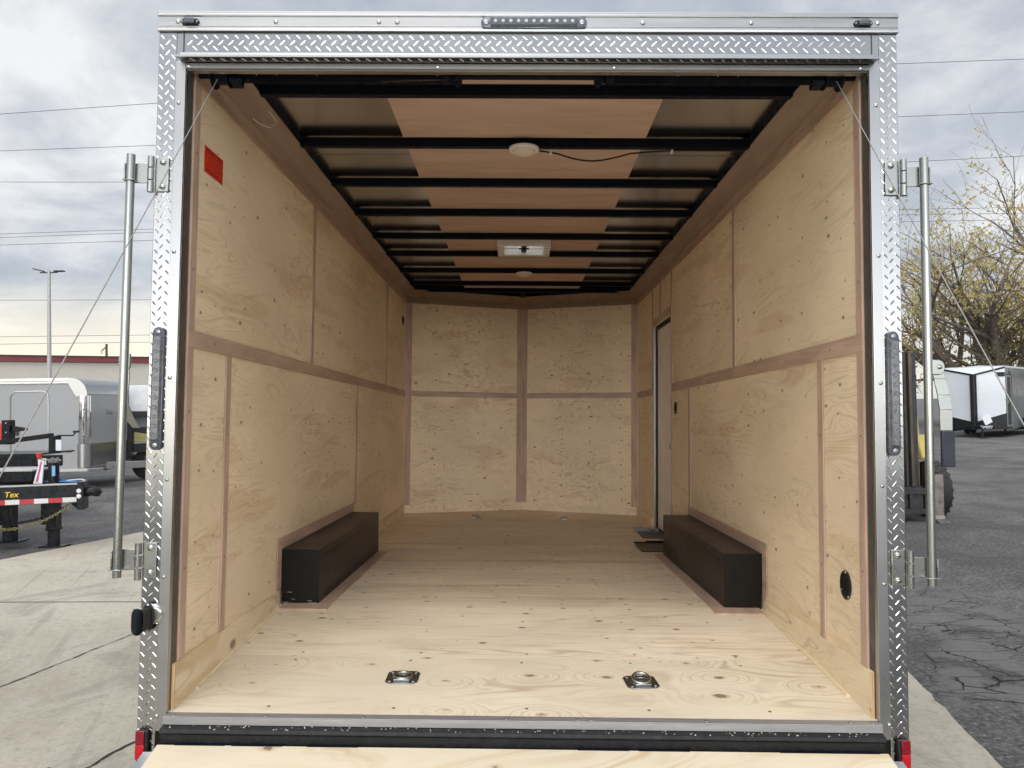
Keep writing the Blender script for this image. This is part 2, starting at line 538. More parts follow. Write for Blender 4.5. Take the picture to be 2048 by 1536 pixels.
def concrete():
    m, nt, b, oc = base_mat('concrete')
    rot = nt.n('ShaderNodeMapping')
    nt.put(rot.inputs['Vector'], oc)
    rot.inputs['Rotation'].default_value = (0, 0, RAD(-20))
    rc = rot.outputs[0]
    big = nt.noise(rc, 0.5, 5.0, 0.6, 0.3)
    brush = nt.noise(nt.vmath('MULTIPLY', rc, (5.0, 0.8, 1.0)), 1.6, 4.0, 0.6)
    fine = nt.noise(oc, 36.0, 5.0, 0.82)
    mid = nt.noise(oc, 16.0, 5.0, 0.7)
    c = nt.mix(nt.rng(big, 0.32, 0.68), (0.345, 0.312, 0.25), (0.48, 0.44, 0.365))
    c = nt.mix(nt.rng(brush, 0.4, 0.7, 0, 0.30), c, (0.49, 0.46, 0.39))
    c = nt.mix(nt.rng(mid, 0.48, 0.75, 0, 0.6), c, (0.24, 0.215, 0.17))
    c = nt.mix(nt.rng(fine, 0.54, 0.66, 0, 0.42), c, (0.21, 0.19, 0.16))
    c = nt.mix(nt.rng(fine, 0.46, 0.36, 0, 0.3), c, (0.56, 0.53, 0.46))
    stn = nt.noise(rc, 1.15, 7.0, 0.72, 0.8)
    c = nt.mix(nt.rng(stn, 0.50, 0.62, 0, 0.5), c, (0.225, 0.205, 0.17))
    drag = nt.noise(nt.vmath('MULTIPLY', rc, (9.0, 0.35, 1.0)), 1.0, 3.0, 0.6)
    c = nt.mix(nt.rng(drag, 0.58, 0.70, 0, 0.35), c, (0.20, 0.185, 0.16))
    spk = nt.n('ShaderNodeTexVoronoi', feature='F1')
    nt.put(spk.inputs['Vector'], oc)
    spk.inputs['Scale'].default_value = 4.6
    ss = nt.n('ShaderNodeSeparateColor')
    nt.put(ss.inputs[0], spk.outputs['Color'])
    pit = nt.rng(nt.math('SUBTRACT', spk.outputs['Distance'], nt.math('MULTIPLY', ss.outputs[0], 0.045)), 0.0, 0.012, 1.0, 0.0)
    c = nt.mix(nt.math('MULTIPLY', pit, 0.9), c, (0.035, 0.03, 0.026))
    nt.put(b.inputs['Base Color'], c)
    b.inputs['Roughness'].default_value = 0.85
    b.inputs['Specular IOR Level'].default_value = 0.3
    bump(nt, b, nt.math('ADD', nt.math('ADD', fine, nt.math('MULTIPLY', mid, 0.5)), nt.math('MULTIPLY', pit, -1.0)), 0.35, 0.008)
    return m


M_asph = asphalt()
M_conc = concrete()
M_crack = pmat('crack fill', (0.03, 0.028, 0.026), 0.9, var=0.3, scale=12)
M_joint = pmat('slab joint', (0.13, 0.12, 0.105), 0.9, var=0.3, scale=5)
M_horizon = pmat('dark horizon', (0.045, 0.05, 0.04), 0.95, var=0.5, scale=0.05)

# ------------------------------------------------------------------ ground
g = MB()
n = 24
for i in range(n + 1):
    for j in range(n + 1):
        g.v.append((-600 + 1200 * i / n, -600 + 1200 * j / n, 0.0))
for i in range(n):
    for j in range(n):
        g.f.append((i * (n + 1) + j, (i + 1) * (n + 1) + j, (i + 1) * (n + 1) + j + 1, i * (n + 1) + j + 1))
ground = obj('asphalt_ground', g, M_asph, smooth=False)
ground['kind'] = 'structure'

rnd = random.Random(3)


def rough_edge(a, b, n, amp):
    a, b = Vector(a), Vector(b)
    return [a.lerp(b, i / n) + Vector((rnd.uniform(-amp, amp), rnd.uniform(-amp, amp))) * (0 if i in (0, n) else 1) for i in range(n + 1)]


lft = rough_edge((-9.7, -3.8), (-4.0, 10.6), 90, 0.015)
rgt = rough_edge((3.6, 10.2), (1.41, -3.8), 140, 0.010)
poly = lft + rgt
g = MB()
g.add([(p.x, p.y, 0.004) for p in poly], [tuple(range(len(poly)))[::-1]])
apron = obj('concrete_apron', g, M_conc, smooth=False, fix=False)
apron['kind'] = 'structure'


def ground_line(name, pts, wd, mat, jag, z=0.008, step=0.03):
    g = MB()
    P = []
    for a, b in zip(pts[:-1], pts[1:]):
        a, b = Vector(a), Vector(b)
        k = max(2, int((b - a).length / step))
        P += [a.lerp(b, i / k) for i in range(k)]
    P.append(Vector(pts[-1]))
    off = 0
    vs = []
    for i, p in enumerate(P):
        d = (P[min(i + 1, len(P) - 1)] - P[max(i - 1, 0)]).normalized()
        nn = Vector((-d.y, d.x))
        off = off * 0.8 + rnd.uniform(-jag, jag)
        ww = wd * (1 if jag < 0.002 else rnd.uniform(0.35, 1.5))
        vs += [(*(p + nn * (off + ww / 2)), z), (*(p + nn * (off - ww / 2)), z)]
    fs = [(2 * i, 2 * i + 1, 2 * i + 3, 2 * i + 2) for i in range(len(P) - 1)]
    g.add(vs, fs)
    o = obj(name, g, mat, smooth=False, fix=False)
    o['kind'] = 'structure'


ground_line('slab_joint', [(-6.7, 4.14), (-3.27, 3.98), (3.0, 3.7)], 0.014, M_joint, 0.0005)
ground_line('pavement_crack', [(-4.1, -1.7), (-3.12, 2.0), (-2.84, 3.06), (-2.6, 3.97)], 0.010, M_crack, 0.005)
ground_line('pavement_crack', [(-2.6, -1.6), (-2.25, 0.25), (-1.982, 0.998), (-1.7, 1.9)], 0.022, M_crack, 0.007)

# dark horizon band added behind the photographer, unseen, to reflect in the polished metal
g = MB()
N = 90
for i in range(N + 1):
    a = RAD(100 + 160 * i / N)
    h = 3.2 + 2.2 * math.sin(i * 0.31) * math.sin(i * 0.083 + 1) + rnd.uniform(0, 1.3)
    for (r, z) in ((150, -0.5), (160, h * 0.8), (190, h * 1.25), (260, -0.5)):
        g.v.append((r * math.sin(a), r * math.cos(a), z))
for i in range(N):
    for k in range(3):
        g.f.append((i * 4 + k, (i + 1) * 4 + k, (i + 1) * 4 + k + 1, i * 4 + k + 1))
horizon_band = obj('horizon_band', g, M_horizon, smooth=False)
horizon_band['kind'] = 'structure'

# ------------------------------------------------------------------ the cargo trailer
T = thing('cargo_trailer', 'large enclosed cargo trailer seen from behind, rear ramp down, bare plywood inside, diamond plate frame', 'trailer')
T.matrix_world = RW


def fz(y):                              # floor height: the last 1.2 m slope down to the ramp
    if y < 1.2:
        return 0.592 + 0.083 * y / 1.2
    return 0.675 - 0.030 * (y - 1.2) / 4.2


LW, APEX = 5.2, 5.65                    # side walls end, nose apex
NL, NA, NR = (-1.2, LW), (0.01, APEX), (1.2, LW)


def floor_piece(name, y0, y1, mat, cut=None):
    m = MB()
    ys = [y0, y1] if not (y0 < 1.2 < y1) else [y0, 1.2, y1]
    for a, b in zip(ys[:-1], ys[1:]):
        m.hexa([(-1.2, a, fz(a) - 0.019), (1.2, a, fz(a) - 0.019), (1.2, b, fz(b) - 0.019), (-1.2, b, fz(b) - 0.019)],
               [(-1.2, a, fz(a)), (1.2, a, fz(a)), (1.2, b, fz(b)), (-1.2, b, fz(b))])
    return obj(name, m, mat, T, smooth=False)


FB = [floor_piece('floor_board', *q) for q in ((0.012, 0.527, M_floor2), (0.529, 1.748, M_floor), (1.750, 2.968, M_floor), (2.970, 4.188, M_floor))]
m = MB()
zb = fz(4.19)
m.prism([(-1.2, 4.19), (1.2, 4.19), (1.2, LW), (0.01, APEX), (-1.2, LW)], 'z', zb - 0.025, zb - 0.003)
obj('floor_board', m, M_floor, T, smooth=False)

# side walls: plywood sheets between brown cover strips; inside face at |x| = 1.2
Z0, ZR0, ZR1, ZT, ZC = 0.60, 1.845, 1.908, 2.81, 2.885


_sm = {}


def screw_at(parent, c, n_, r=0.006, mat=None):
    """small countersunk head; copies share one mesh"""
    key = (tuple(round(x, 3) for x in n_), r)
    if key not in _sm:
        h = MB()
        h.lathe((0, 0, 0), n_, [(r, 0.0), (r * .9, .0009), (r * .45, .0006), (0.0, .0004)], 10)
        o = obj('screw', h, M_screw, parent)
        _sm[key] = o.data
    else:
        o = bpy.data.objects.new('screw', _sm[key])
        COL.objects.link(o)
        o.parent = parent
    o.location = c
    return o



def sheet(sx, y0, y1, z0, z1, mat=None):
    m = MB()
    xs = sorted((sx * 1.2, sx * 1.212))
    m.box(xs[0], xs[1], y0, y1, z0, z1)
    return obj('plywood_panel', m, mat or M_wall, T, smooth=False)


def strip(sx, y0, y1, z0, z1, mat=None, th=0.008, name='trim_strip'):
    m = MB()
    xs = sorted((sx * (1.2 - th), sx * 1.1995))
    m.box(xs[0], xs[1], y0, y1, z0, z1)
    o = obj(name, m, mat or (M_luan if z1 - z0 > y1 - y0 else M_luanh), T, smooth=False, bev=0.0015)
    horiz = y1 - y0 > z1 - z0
    L_ = (y1 - y0) if horiz else (z1 - z0)
    k = max(2, int(L_ / 0.46))
    for i in range(k):
        t = (i + 0.5 + rnd.uniform(-.1, .1)) / k
        screw_at(o, (sx * (1.1998 - th), y0 + (t if horiz else 0.5) * (y1 - y0), z0 + (0.5 if horiz else t) * (z1 - z0)), Vector((-sx, 0, 0)), 0.0045)
    return o


for y0, y1 in ((0.06, 1.674), (1.675, 4.074), (4.075, LW)):
    sheet(-1, y0, y1, 1.876, ZC)
for y0, y1 in ((0.06, 0.449), (0.45, 2.884), (2.885, LW)):
    sheet(-1, y0, y1, Z0, 1.875)
for y0, y1, z0, z1 in ((0.06, 1.669, 1.876, ZC), (1.67, 3.459, 1.876, ZC), (3.46, 4.279, 2.46, ZC), (4.28, LW, 1.876, ZC)):
    sheet(1, y0, y1, z0, z1)
for y0, y1 in ((0.06, 0.449), (0.45, 2.809), (2.81, 3.459), (4.28, LW)):
    sheet(1, y0, y1, Z0, 1.875)
# strips
for sx in (-1, 1):
    strip(sx, 0.062, 0.112, 0.748, ZR0)
    strip(sx, 0.062, 0.112, ZR1, ZT)
    strip(sx, 0.062, LW - 0.01, ZT, ZC)
strip(-1, 0.062, LW - 0.01, ZR0, ZR1)
strip(1, 0.062, 3.45, ZR0, ZR1)
strip(1, 4.29, LW - 0.01, ZR0, ZR1)
strip(-1, 1.65, 1.70, ZR1, ZT)
strip(-1, 4.05, 4.10, ZR1, ZT)
strip(-1, 0.425, 0.475, 0.748, ZR0)
strip(-1, 2.86, 2.91, 0.99, ZR0)
strip(1, 1.645, 1.695, ZR1, ZT)
strip(1, 0.425, 0.475, 0.748, ZR0)
strip(1, 2.785, 2.835, 1.0, ZR0)
strip(1, 3.425, 3.46, ZR1, ZT)
strip(1, 3.43, 3.458, 0.69, ZR0)
strip(1, 3.90, 3.945, 2.535, ZT)
strip(1, 4.285, 4.32, ZR1, ZT)
strip(1, 3.46, 4.284, 2.47, 2.53)
# kick boards of bare plywood with visible plies at their ends
for sx in (-1, 1):
    m = MB()
    a, b = sx * 1.188, sx * 1.1995
    y1 = 1.135
    m.hexa([(a, 0.03, fz(0.03)), (b, 0.03, fz(0.03)), (b, y1, fz(y1)), (a, y1, fz(y1))],
           [(a, 0.03, 0.748), (b, 0.03, 0.748), (b, y1, 0.745), (a, y1, 0.745)])
    kb = obj('kick_board', m, M_kick, T, smooth=False)
    m = MB()
    xs = sorted((sx * 1.1875, sx * 1.2))
    m.box(xs[0], xs[1], 0.027, 0.0299, 0.594, 0.747)
    obj('ply_edge', m, M_edge, kb, smooth=False)
    # pale battens where kick board meets the floor
    m = MB()
    a, b = sx * 1.176, sx * 1.188
    m.hexa([(a, 0.2, fz(0.2)), (b, 0.2, fz(0.2)), (b, 1.14, fz(1.14)), (a, 1.14, fz(1.14))],
           [(a, 0.2, fz(0.2) + .007), (b, 0.2, fz(0.2) + .007), (b, 1.14, fz(1.14) + .007), (a, 1.14, fz(1.14) + .007)])
    obj('floor_batten', m, M_kick, T, smooth=False)
    for y0, y1 in (((2.86, LW - 0.01),) if sx < 0 else ((2.86, 3.43), (4.32, LW - 0.01))):
        m = MB()
        a, b = sx * 1.190, sx * 1.1995
        m.hexa([(a, y0, fz(y0)), (b, y0, fz(y0)), (b, y1, fz(y1)), (a, y1, fz(y1))],
               [(a, y0, 0.738), (b, y0, 0.738), (b, y1, 0.735), (a, y1, 0.735)])
        obj('kick_board', m, M_kick, T, smooth=False)

# V nose: two walls of two sheets each
for p0, p1 in ((NL, NA), (NA, NR)):
    Ln = (Vector(p1) - Vector(p0)).length
    for z0, z1 in ((0.62, 1.869), (1.87, ZC)):
        m = MB()
        m.slab(p0, p1, 0.0, Ln, z0, z1, 0.0, 0.012)
        pn = obj('plywood_panel', m, M_back, T, smooth=False)
        dv = (Vector(p1) - Vector(p0)).normalized()
        nv = Vector((dv.y, -dv.x, 0))
        for f in ((0.35, 0.6, 0.86) if p0 == NA else (0.25, 0.62)):
            k = 9 if (z0 < 1 and p0 == NA) else 4
            for i in range(k):
                zz_ = z0 + 0.18 + (z1 - z0 - 0.28) * (i + rnd.uniform(-.12, .12)) / max(1, k - 1)
                q = Vector(p0) + Vector((dv.x, dv.y)) * (f * Ln + rnd.uniform(-.012, .012))
                screw_at(pn, (q.x + nv.x * .0005, q.y + nv.y * .0005, zz_), nv, 0.0075)
    m = MB()
    m.slab(p0, p1, 0.06, Ln - 0.055, ZR0 + 0.005, ZR1, -0.0035, 0.0)
    obj('trim_strip', m, pmat('luan nose', (0.50, 0.36, 0.28), 0.6, var=0.15, scale=3, stretch=(1, 1, 8), spec=.3), T, smooth=False)
    m = MB()
    m.slab(p0, p1, 0.012, Ln - 0.012, fz(LW), 0.732, -0.010, 0.0)
    obj('kick_board', m, M_back, T, smooth=False)
    first = p0 == NL
    m = MB()
    m.slab(p0, p1, 0.004 if first else Ln - 0.068, 0.068 if first else Ln - 0.004, 0.733, 2.82, -0.005, 0.0)
    obj('trim_strip', m, M_luan, T, smooth=False)
    m = MB()
    m.slab(p0, p1, Ln - 0.06 if first else 0.004, Ln - 0.004 if first else 0.06, 0.733, 2.82, -0.006, 0.0)
    obj('trim_strip', m, M_luan, T, smooth=False)
    # cove along the top of the nose
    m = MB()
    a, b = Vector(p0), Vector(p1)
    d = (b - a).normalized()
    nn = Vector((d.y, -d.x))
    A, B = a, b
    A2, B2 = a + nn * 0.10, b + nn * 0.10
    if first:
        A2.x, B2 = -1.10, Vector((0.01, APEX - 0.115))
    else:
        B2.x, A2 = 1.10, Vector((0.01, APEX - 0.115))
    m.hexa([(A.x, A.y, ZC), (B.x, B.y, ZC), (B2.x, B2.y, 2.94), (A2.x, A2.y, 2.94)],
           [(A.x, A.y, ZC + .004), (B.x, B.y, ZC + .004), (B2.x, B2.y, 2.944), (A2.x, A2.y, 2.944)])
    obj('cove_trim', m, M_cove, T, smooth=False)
    m = MB()
    m.slab(p0, p1, 0.0, Ln, 2.9446, 2.9845, -0.09, 0.012)
    obj('roof_rail', m, M_black, T, smooth=False)  # dark filler added here to close the light gap above the nose cove
    m = MB()
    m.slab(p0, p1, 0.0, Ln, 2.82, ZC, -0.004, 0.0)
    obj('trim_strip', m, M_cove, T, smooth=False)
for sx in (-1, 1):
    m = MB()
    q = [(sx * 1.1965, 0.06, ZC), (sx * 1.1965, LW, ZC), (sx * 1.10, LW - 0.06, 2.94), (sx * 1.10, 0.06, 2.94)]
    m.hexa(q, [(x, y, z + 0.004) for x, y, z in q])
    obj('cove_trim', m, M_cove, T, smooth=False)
    m = MB()
    xs = sorted((sx * 1.098, sx * 1.2))
    m.box(xs[0], xs[1], 0.06, LW, 2.9445, 2.984)
    obj('roof_rail', m, M_black, T, smooth=False)

# roof: galvanised sheet, luan ceiling strip, black bows
VX0, VX1, VY0, VY1 = -0.15, 0.17, 3.08, 3.39       # vent opening


def holed(x0, x1, y0, y1, z0, z1):
    h = MB()
    h.box(x0, x1, y0, VY0, z0, z1)
    h.box(x0, x1, VY1, y1, z0, z1)
    h.box(x0, VX0, VY0, VY1, z0, z1)
    h.box(VX1, x1, VY0, VY1, z0, z1)
    return h


m = holed(-1.28, 1.28, 0.0, LW, 2.985, 2.998)
m.prism([(-1.28, LW), (1.28, LW), (0.01, APEX + 0.1)], 'z', 2.985, 2.998)
rs = obj('roof_sheet', m, M_galv, T, smooth=False)
BOWS = [0.449, 1.034, 1.649, 2.265, 2.892, 3.467, 4.15, 4.778, 5.16]
for y in (1.30, 2.50, 3.13, 3.75, 4.38):
    m = MB()
    m.box(-1.10, 1.10, y, y + 0.004, 2.9815, 2.9848)
    obj('seam', m, M_alu, rs, smooth=False)
m = holed(-0.59, 0.59, 0.065, 5.16, 2.9715, 2.976)
obj('ceiling_panel', m, M_ceil, T, smooth=False)
for i, y in enumerate(BOWS):
    m = MB()
    m.box(-1.099, 1.099, y, y + 0.035, 2.931, 2.971)
    m.box(-1.099, 1.099, y - 0.014, y + 0.049, 2.968, 2.9714)
    obj('roof_bow', m, M_black, T, smooth=False, bev=0.002)
m = MB()
m.box(-0.012, 0.03, 5.19, APEX - 0.13, 2.932, 2.971)
obj('roof_bow', m, M_black, T, smooth=False)


def dome_light(x, y, r):
    p = MB()
    p.lathe((x, y, 2.931), (0, 0, -1), [(r, 0), (r, 0.008), (r * 0.93, 0.014), (r * 0.8, 0.014), (r * 0.78, 0.010)], 36)
    o = obj('dome_light', p, M_white, T)
    p = MB()
    p.lathe((x, y, 2.921), (0, 0, -1), [(r * 0.77, 0), (r * 0.7, 0.012), (r * 0.45, 0.022), (r * 0.12, 0.026), (0.0, 0.0262)], 32)
    obj('lens', p, pmat('milky lens', (0.72, 0.66, 0.55), 0.4, var=0.03), o)


dome_light(-0.002, 1.055, 0.074)
dome_light(0.018, 4.165, 0.074)
m = MB()
pts = [(0.075, 1.07, 2.925), (0.16, 1.10, 2.922)]
for i in range(11):
    t = i / 10
    pts.append((0.17 + 0.36 * t, 1.12, 2.927 - 0.032 * math.sin(math.pi * t) - 0.004 * math.sin(5 * t)))
pts += [(0.60, 1.09, 2.927), (0.75, 1.06, 2.926), (1.08, 1.06, 2.926)]
m.tube(pts, 0.0045, 8)
wire = obj('ceiling_wire', m, M_rubber, T)
for x, y in ((0.125, 1.09), (0.72, 1.07)):
    m = MB()
    m.box(x, x + 0.012, y - 0.012, y + 0.012, 2.915, 2.931)
    obj('cable_clip', m, M_white, wire, bev=0.002)
m = MB()
m.tube([(-1.115, 0.62, 2.93), (-1.09, 0.66, 2.90), (-1.12, 0.66, 2.872), (-1.15, 0.60, 2.868), (-1.165, 0.57, 2.878)], 0.0016, 6)
obj('loose_wire', m, M_white, T)

# roof vent with frosted lid and crank
m = MB()
x0, x1, y0, y1 = -0.195, 0.215, 3.03, 3.44
for a, b, c, d in ((x0, x1, y0, y0 + .05), (x0, x1, y1 - .05, y1), (x0, x0 + .05, y0 + .05, y1 - .05), (x1 - .05, x1, y0 + .05, y1 - .05)):
    m.box(a, b, c, d, 2.919, 2.971)
V = obj('roof_vent', m, M_white, T, bev=0.006)
m = MB()
m.hexa([(VX0 - .02, VY0 - .02, 3.031), (VX1 + .02, VY0 - .02, 3.031), (VX1 + .02, VY1 + .02, 3.031), (VX0 - .02, VY1 + .02, 3.031)],
       [(VX0 + .01, VY0 + .01, 3.07), (VX1 - .01, VY0 + .01, 3.07), (VX1 - .01, VY1 - .01, 3.07), (VX0 + .01, VY1 - .01, 3.07)])
obj('vent_lid', m, M_skylight, V, smooth=False)
m = MB()
for a, b, c, d in ((VX0, VX1, VY0 - .004, VY0 - .001), (VX0, VX1, VY1 + .001, VY1 + .004), (VX0 - .004, VX0 - .001, VY0, VY1), (VX1 + .001, VX1 + .004, VY0, VY1)):
    m.box(a, b, c, d, 2.972, 3.03)
obj('vent_collar', m, M_white, V, smooth=False)
m = MB()
m.box(-0.01, 0.03, y0 + 0.05, y1 - 0.045, 2.944, 2.956)
m.box(-0.035, 0.055, 3.10, 3.118, 2.934, 2.946)
m.cyl((0.01, 3.11, 2.905), (0.01, 3.11, 2.945), 0.008, 12)
m.cyl((-0.03, 3.11, 2.907), (0.05, 3.11, 2.907), 0.006, 12)
obj('crank', m, M_rubber, V, bev=0.002)

# wheel boxes of black sheet metal with brown skirting
for sx in (-1, 1):
    m = MB()
    zf = 0.668
    prof = [(sx * 1.1875, zf + 0.0), (sx * 1.1875, 0.747), (sx * 1.1995, 0.747), (sx * 1.1995, 0.945), (sx * 1.005, 0.945), (sx * 1.005, zf)]
    if sx > 0:
        prof = prof[::-1]
    m.prism(prof, 'y', 1.2, 2.80)
    wb = obj('wheel_box', m, M_blackbox, T, smooth=False, bev=0.002)
    for y, z in ((1.32, .925), (1.75, .925), (2.2, .925), (2.68, .925), (1.32, .69), (2.0, .69), (2.68, .69)):
        screw_at(wb, (sx * 1.0049, y, z), Vector((-sx, 0, 0)), 0.005)
    m = MB()
    q = sorted((sx * 1.0030, sx * 1.0048))
    m.box(q[0], q[1], 1.203, 2.797, 0.900, 0.902)
    obj('fold_line', m, M_blackbox, wb, smooth=False)
    m = MB()
    q = sorted((sx * 1.1925, sx * 1.1964))
    m.box(q[0], q[1], 1.135, 2.86, 0.946, 1.003)
    m.box(q[0], q[1], 1.135, 1.199, 0.7485, 0.9455)
    m.box(q[0], q[1], 2.801, 2.86, 0.7485, 0.9455)
    obj('trim_strip', m, M_luanh, wb, smooth=False)
    m = MB()
    q = sorted((sx * 0.94, sx * 1.005))
    za, zb_ = fz(1.199), fz(2.80)
    m.hexa([(q[0], 1.2, za), (q[1], 1.2, za), (q[1], 2.80, zb_), (q[0], 2.80, zb_)],
           [(q[0], 1.2, za + .007), (q[1], 1.2, za + .007), (q[1], 2.80, zb_ + .007), (q[0], 2.80, zb_ + .007)])
    q2 = sorted((sx * 0.94, sx * 1.176))
    m.hexa([(q2[0], 1.11, fz(1.11)), (q2[1], 1.11, fz(1.11)), (q2[1], 1.199, za), (q2[0], 1.199, za)],
           [(q2[0], 1.11, fz(1.11) + .007), (q2[1], 1.11, fz(1.11) + .007), (q2[1], 1.199, za + .007), (q2[0], 1.199, za + .007)])
    obj('floor_trim', m, M_luanh, wb, smooth=False)
    if sx < 0:
        for x, z, s_ in ((-1.175, 0.685, .02), (-1.16, 0.678, .012), (-1.035, 0.683, .022), (-1.05, 0.693, .012), (-1.13, 0.70, .01), (-1.15, 0.735, .014)):
            m = MB()
            m.box(x - s_, x + s_, 1.1985, 1.1998, z - .002, z + .002)
            obj('scuff_mark', m, M_zincd, wb, smooth=False)

for fb, ys in ((0, (0.06, 0.485)), (1, (0.575, 0.98, 1.39, 1.70)), (2, (1.80, 2.2, 2.6, 2.92)), (3, (3.02, 3.4, 3.8, 4.14))):
    for y in ys:
        for x in (-0.88, -0.44, 0.02, 0.46, 0.87):
            if abs(x) > .8 and y > 1.05:
                continue
            xx, yy = x + rnd.uniform(-.03, .03), y + rnd.uniform(-.012, .012)
            screw_at(FB[fb], (xx, yy, fz(yy) + .0004), Vector((0, 0, 1)), 0.0062)
# side door, recessed, with its seal, latch and step well
m = MB()
m.box(1.232, 1.262, 3.475, 4.245, 0.66, 2.432)
SD = obj('side_door', m, M_doorin, T, smooth=False, bev=0.003)
m = MB()
for y0, y1, z0, z1 in ((3.462, 3.474, 0.655, 2.445), (4.246, 4.262, 0.655, 2.445), (3.474, 4.246, 2.433, 2.447), (3.474, 4.246, 0.648, 0.659)):
    m.box(1.215, 1.268, y0, y1, z0, z1)
obj('door_seal', m, M_rubber, SD, smooth=False)
m = MB()
for y0, y1, z0, z1 in ((4.263, 4.279, 0.655, 2.459),):
    m.box(1.2005, 1.268, y0, y1, z0, z1)
obj('door_jamb', m, M_alu, SD, smooth=False)
m = MB()
m.box(1.222, 1.232, 3.49, 3.55, 1.375, 1.49)
m.cyl((1.215, 3.52, 1.46), (1.232, 3.52, 1.46), 0.016, 16)
m.tube([(1.222, 3.52, 1.45), (1.200, 3.525, 1.44), (1.198, 3.53, 1.39), (1.21, 3.53, 1.38)], 0.006, 8)
obj('latch', m, M_zinc, SD, bev=0.002)
m = MB()
zz = fz(3.8) + 0.0015
m.add([(0.985, 3.42, zz), (1.20, 3.42, zz), (1.20, 4.02, zz), (1.0, 4.02, zz)], [(0, 1, 2, 3)])
m.box(0.985, 1.2, 3.405, 3.42, zz - 0.03, zz + 0.012)
SW = obj('step_well', m, M_blackbox, T, smooth=False, fix=False)
m = MB()
m.box(0.995, 1.2, 4.021, 4.15, zz - 0.006, zz + 0.022)
obj('step_lip', m, M_alu, SW, smooth=False)
m = MB()
m.box(1.11, 1.2, 3.45, 3.55, zz + 0.001, zz + 0.006)
obj('step_tread', m, M_alud, SW, smooth=False)
m = MB()
zz = fz(3.05) + 0.004
m.hexa([(0.87, 2.91, zz), (1.10, 2.91, zz), (1.10, 3.25, zz), (0.875, 3.25, zz)],
       [(0.87, 2.91, zz + .004), (1.10, 2.91, zz + .004), (1.10, 3.25, zz + .012), (0.875, 3.25, zz + .012)])
m.tube([(0.868, 3.251, zz + .014), (1.10, 3.251, zz + .014)], 0.006, 8)
obj('step_flap', m, M_blackbox, T, smooth=False)
m = MB()
m.box(1.190, 1.1965, 3.255, 3.32, 1.665, 1.755)
sw = obj('light_switch', m, M_rubber, T, bev=0.003)
m = MB()
m.box(1.184, 1.190, 3.275, 3.30, 1.69, 1.73)
obj('rocker', m, M_black, sw, bev=0.002)


def wall_vent(sx, y, z, ry, rz_, grille=True):
    m = MB()
    n = 36
    base = [(y + ry * math.cos(2 * math.pi * i / n), z + rz_ * math.sin(2 * math.pi * i / n)) for i in range(n)]
    xs = sorted((sx * 1.195, sx * 1.1998))
    m.prism(base, 'x', xs[0], xs[1])
    o = obj('wall_vent', m, M_rubber, T, bev=0.001)
    m = MB()
    k = 9
    for i in range(-k // 2 + 1, k // 2 + 1):
        zz = z + i * rz_ * 1.5 / k
        hw = ry * 0.78 * math.sqrt(max(0.05, 1 - (i * 1.5 / k) ** 2))
        xs = sorted((sx * 1.1925, sx * 1.1949))
        m.box(xs[0], xs[1], y - hw, y + hw, zz - rz_ * 0.035, zz + rz_ * 0.035)
    obj('louver', m, M_black, o, smooth=False)
    for dy, dz_ in ((-0.55, -0.72), (0.6, -0.4), (-0.1, 0.9)) if sx > 0 else ():
        m = MB()
        m.lathe((sx * 1.195, y + dy * ry, z + dz_ * rz_), (-sx, 0, 0), [(0.006, 0), (0.005, 0.002), (0.002, 0.003)], 10)
        obj('screw', m, M_zinc, o)


wall_vent(1, 0.242, 0.995, 0.047, 0.053)
wall_vent(-1, 5.00, 2.61, 0.06, 0.045)

# red notice on the left wall
m = MB()
m.box(-1.2, -1.1985, 0.170, 0.345, 2.515, 2.615)
st = obj('warning_sticker', m, M_orange, T, smooth=False)
m = MB()
for z0, z1, y0, y1 in ((2.603, 2.6065, .185, .33), (2.594, 2.5965, .19, .325), (2.5235, 2.5265, .185, .33), (2.531, 2.533, .19, .32)):
    m.box(-1.1984, -1.1978, y0, y1, z0, z1)
m.box(-1.1984, -1.1978, .180, .1825, 2.523, 2.606)
m.box(-1.1984, -1.1978, .3325, .335, 2.523, 2.606)
for k in range(5):
    z = 2.584 - k * 0.0095
    y = 0.195
    while y < 0.315:
        l = rnd.uniform(.006, .018)
        m.box(-1.1984, -1.1980, y, min(.32, y + l), z - .0012, z + .0012)
        y += l + .006
obj('printing', m, M_ink, st, smooth=False)


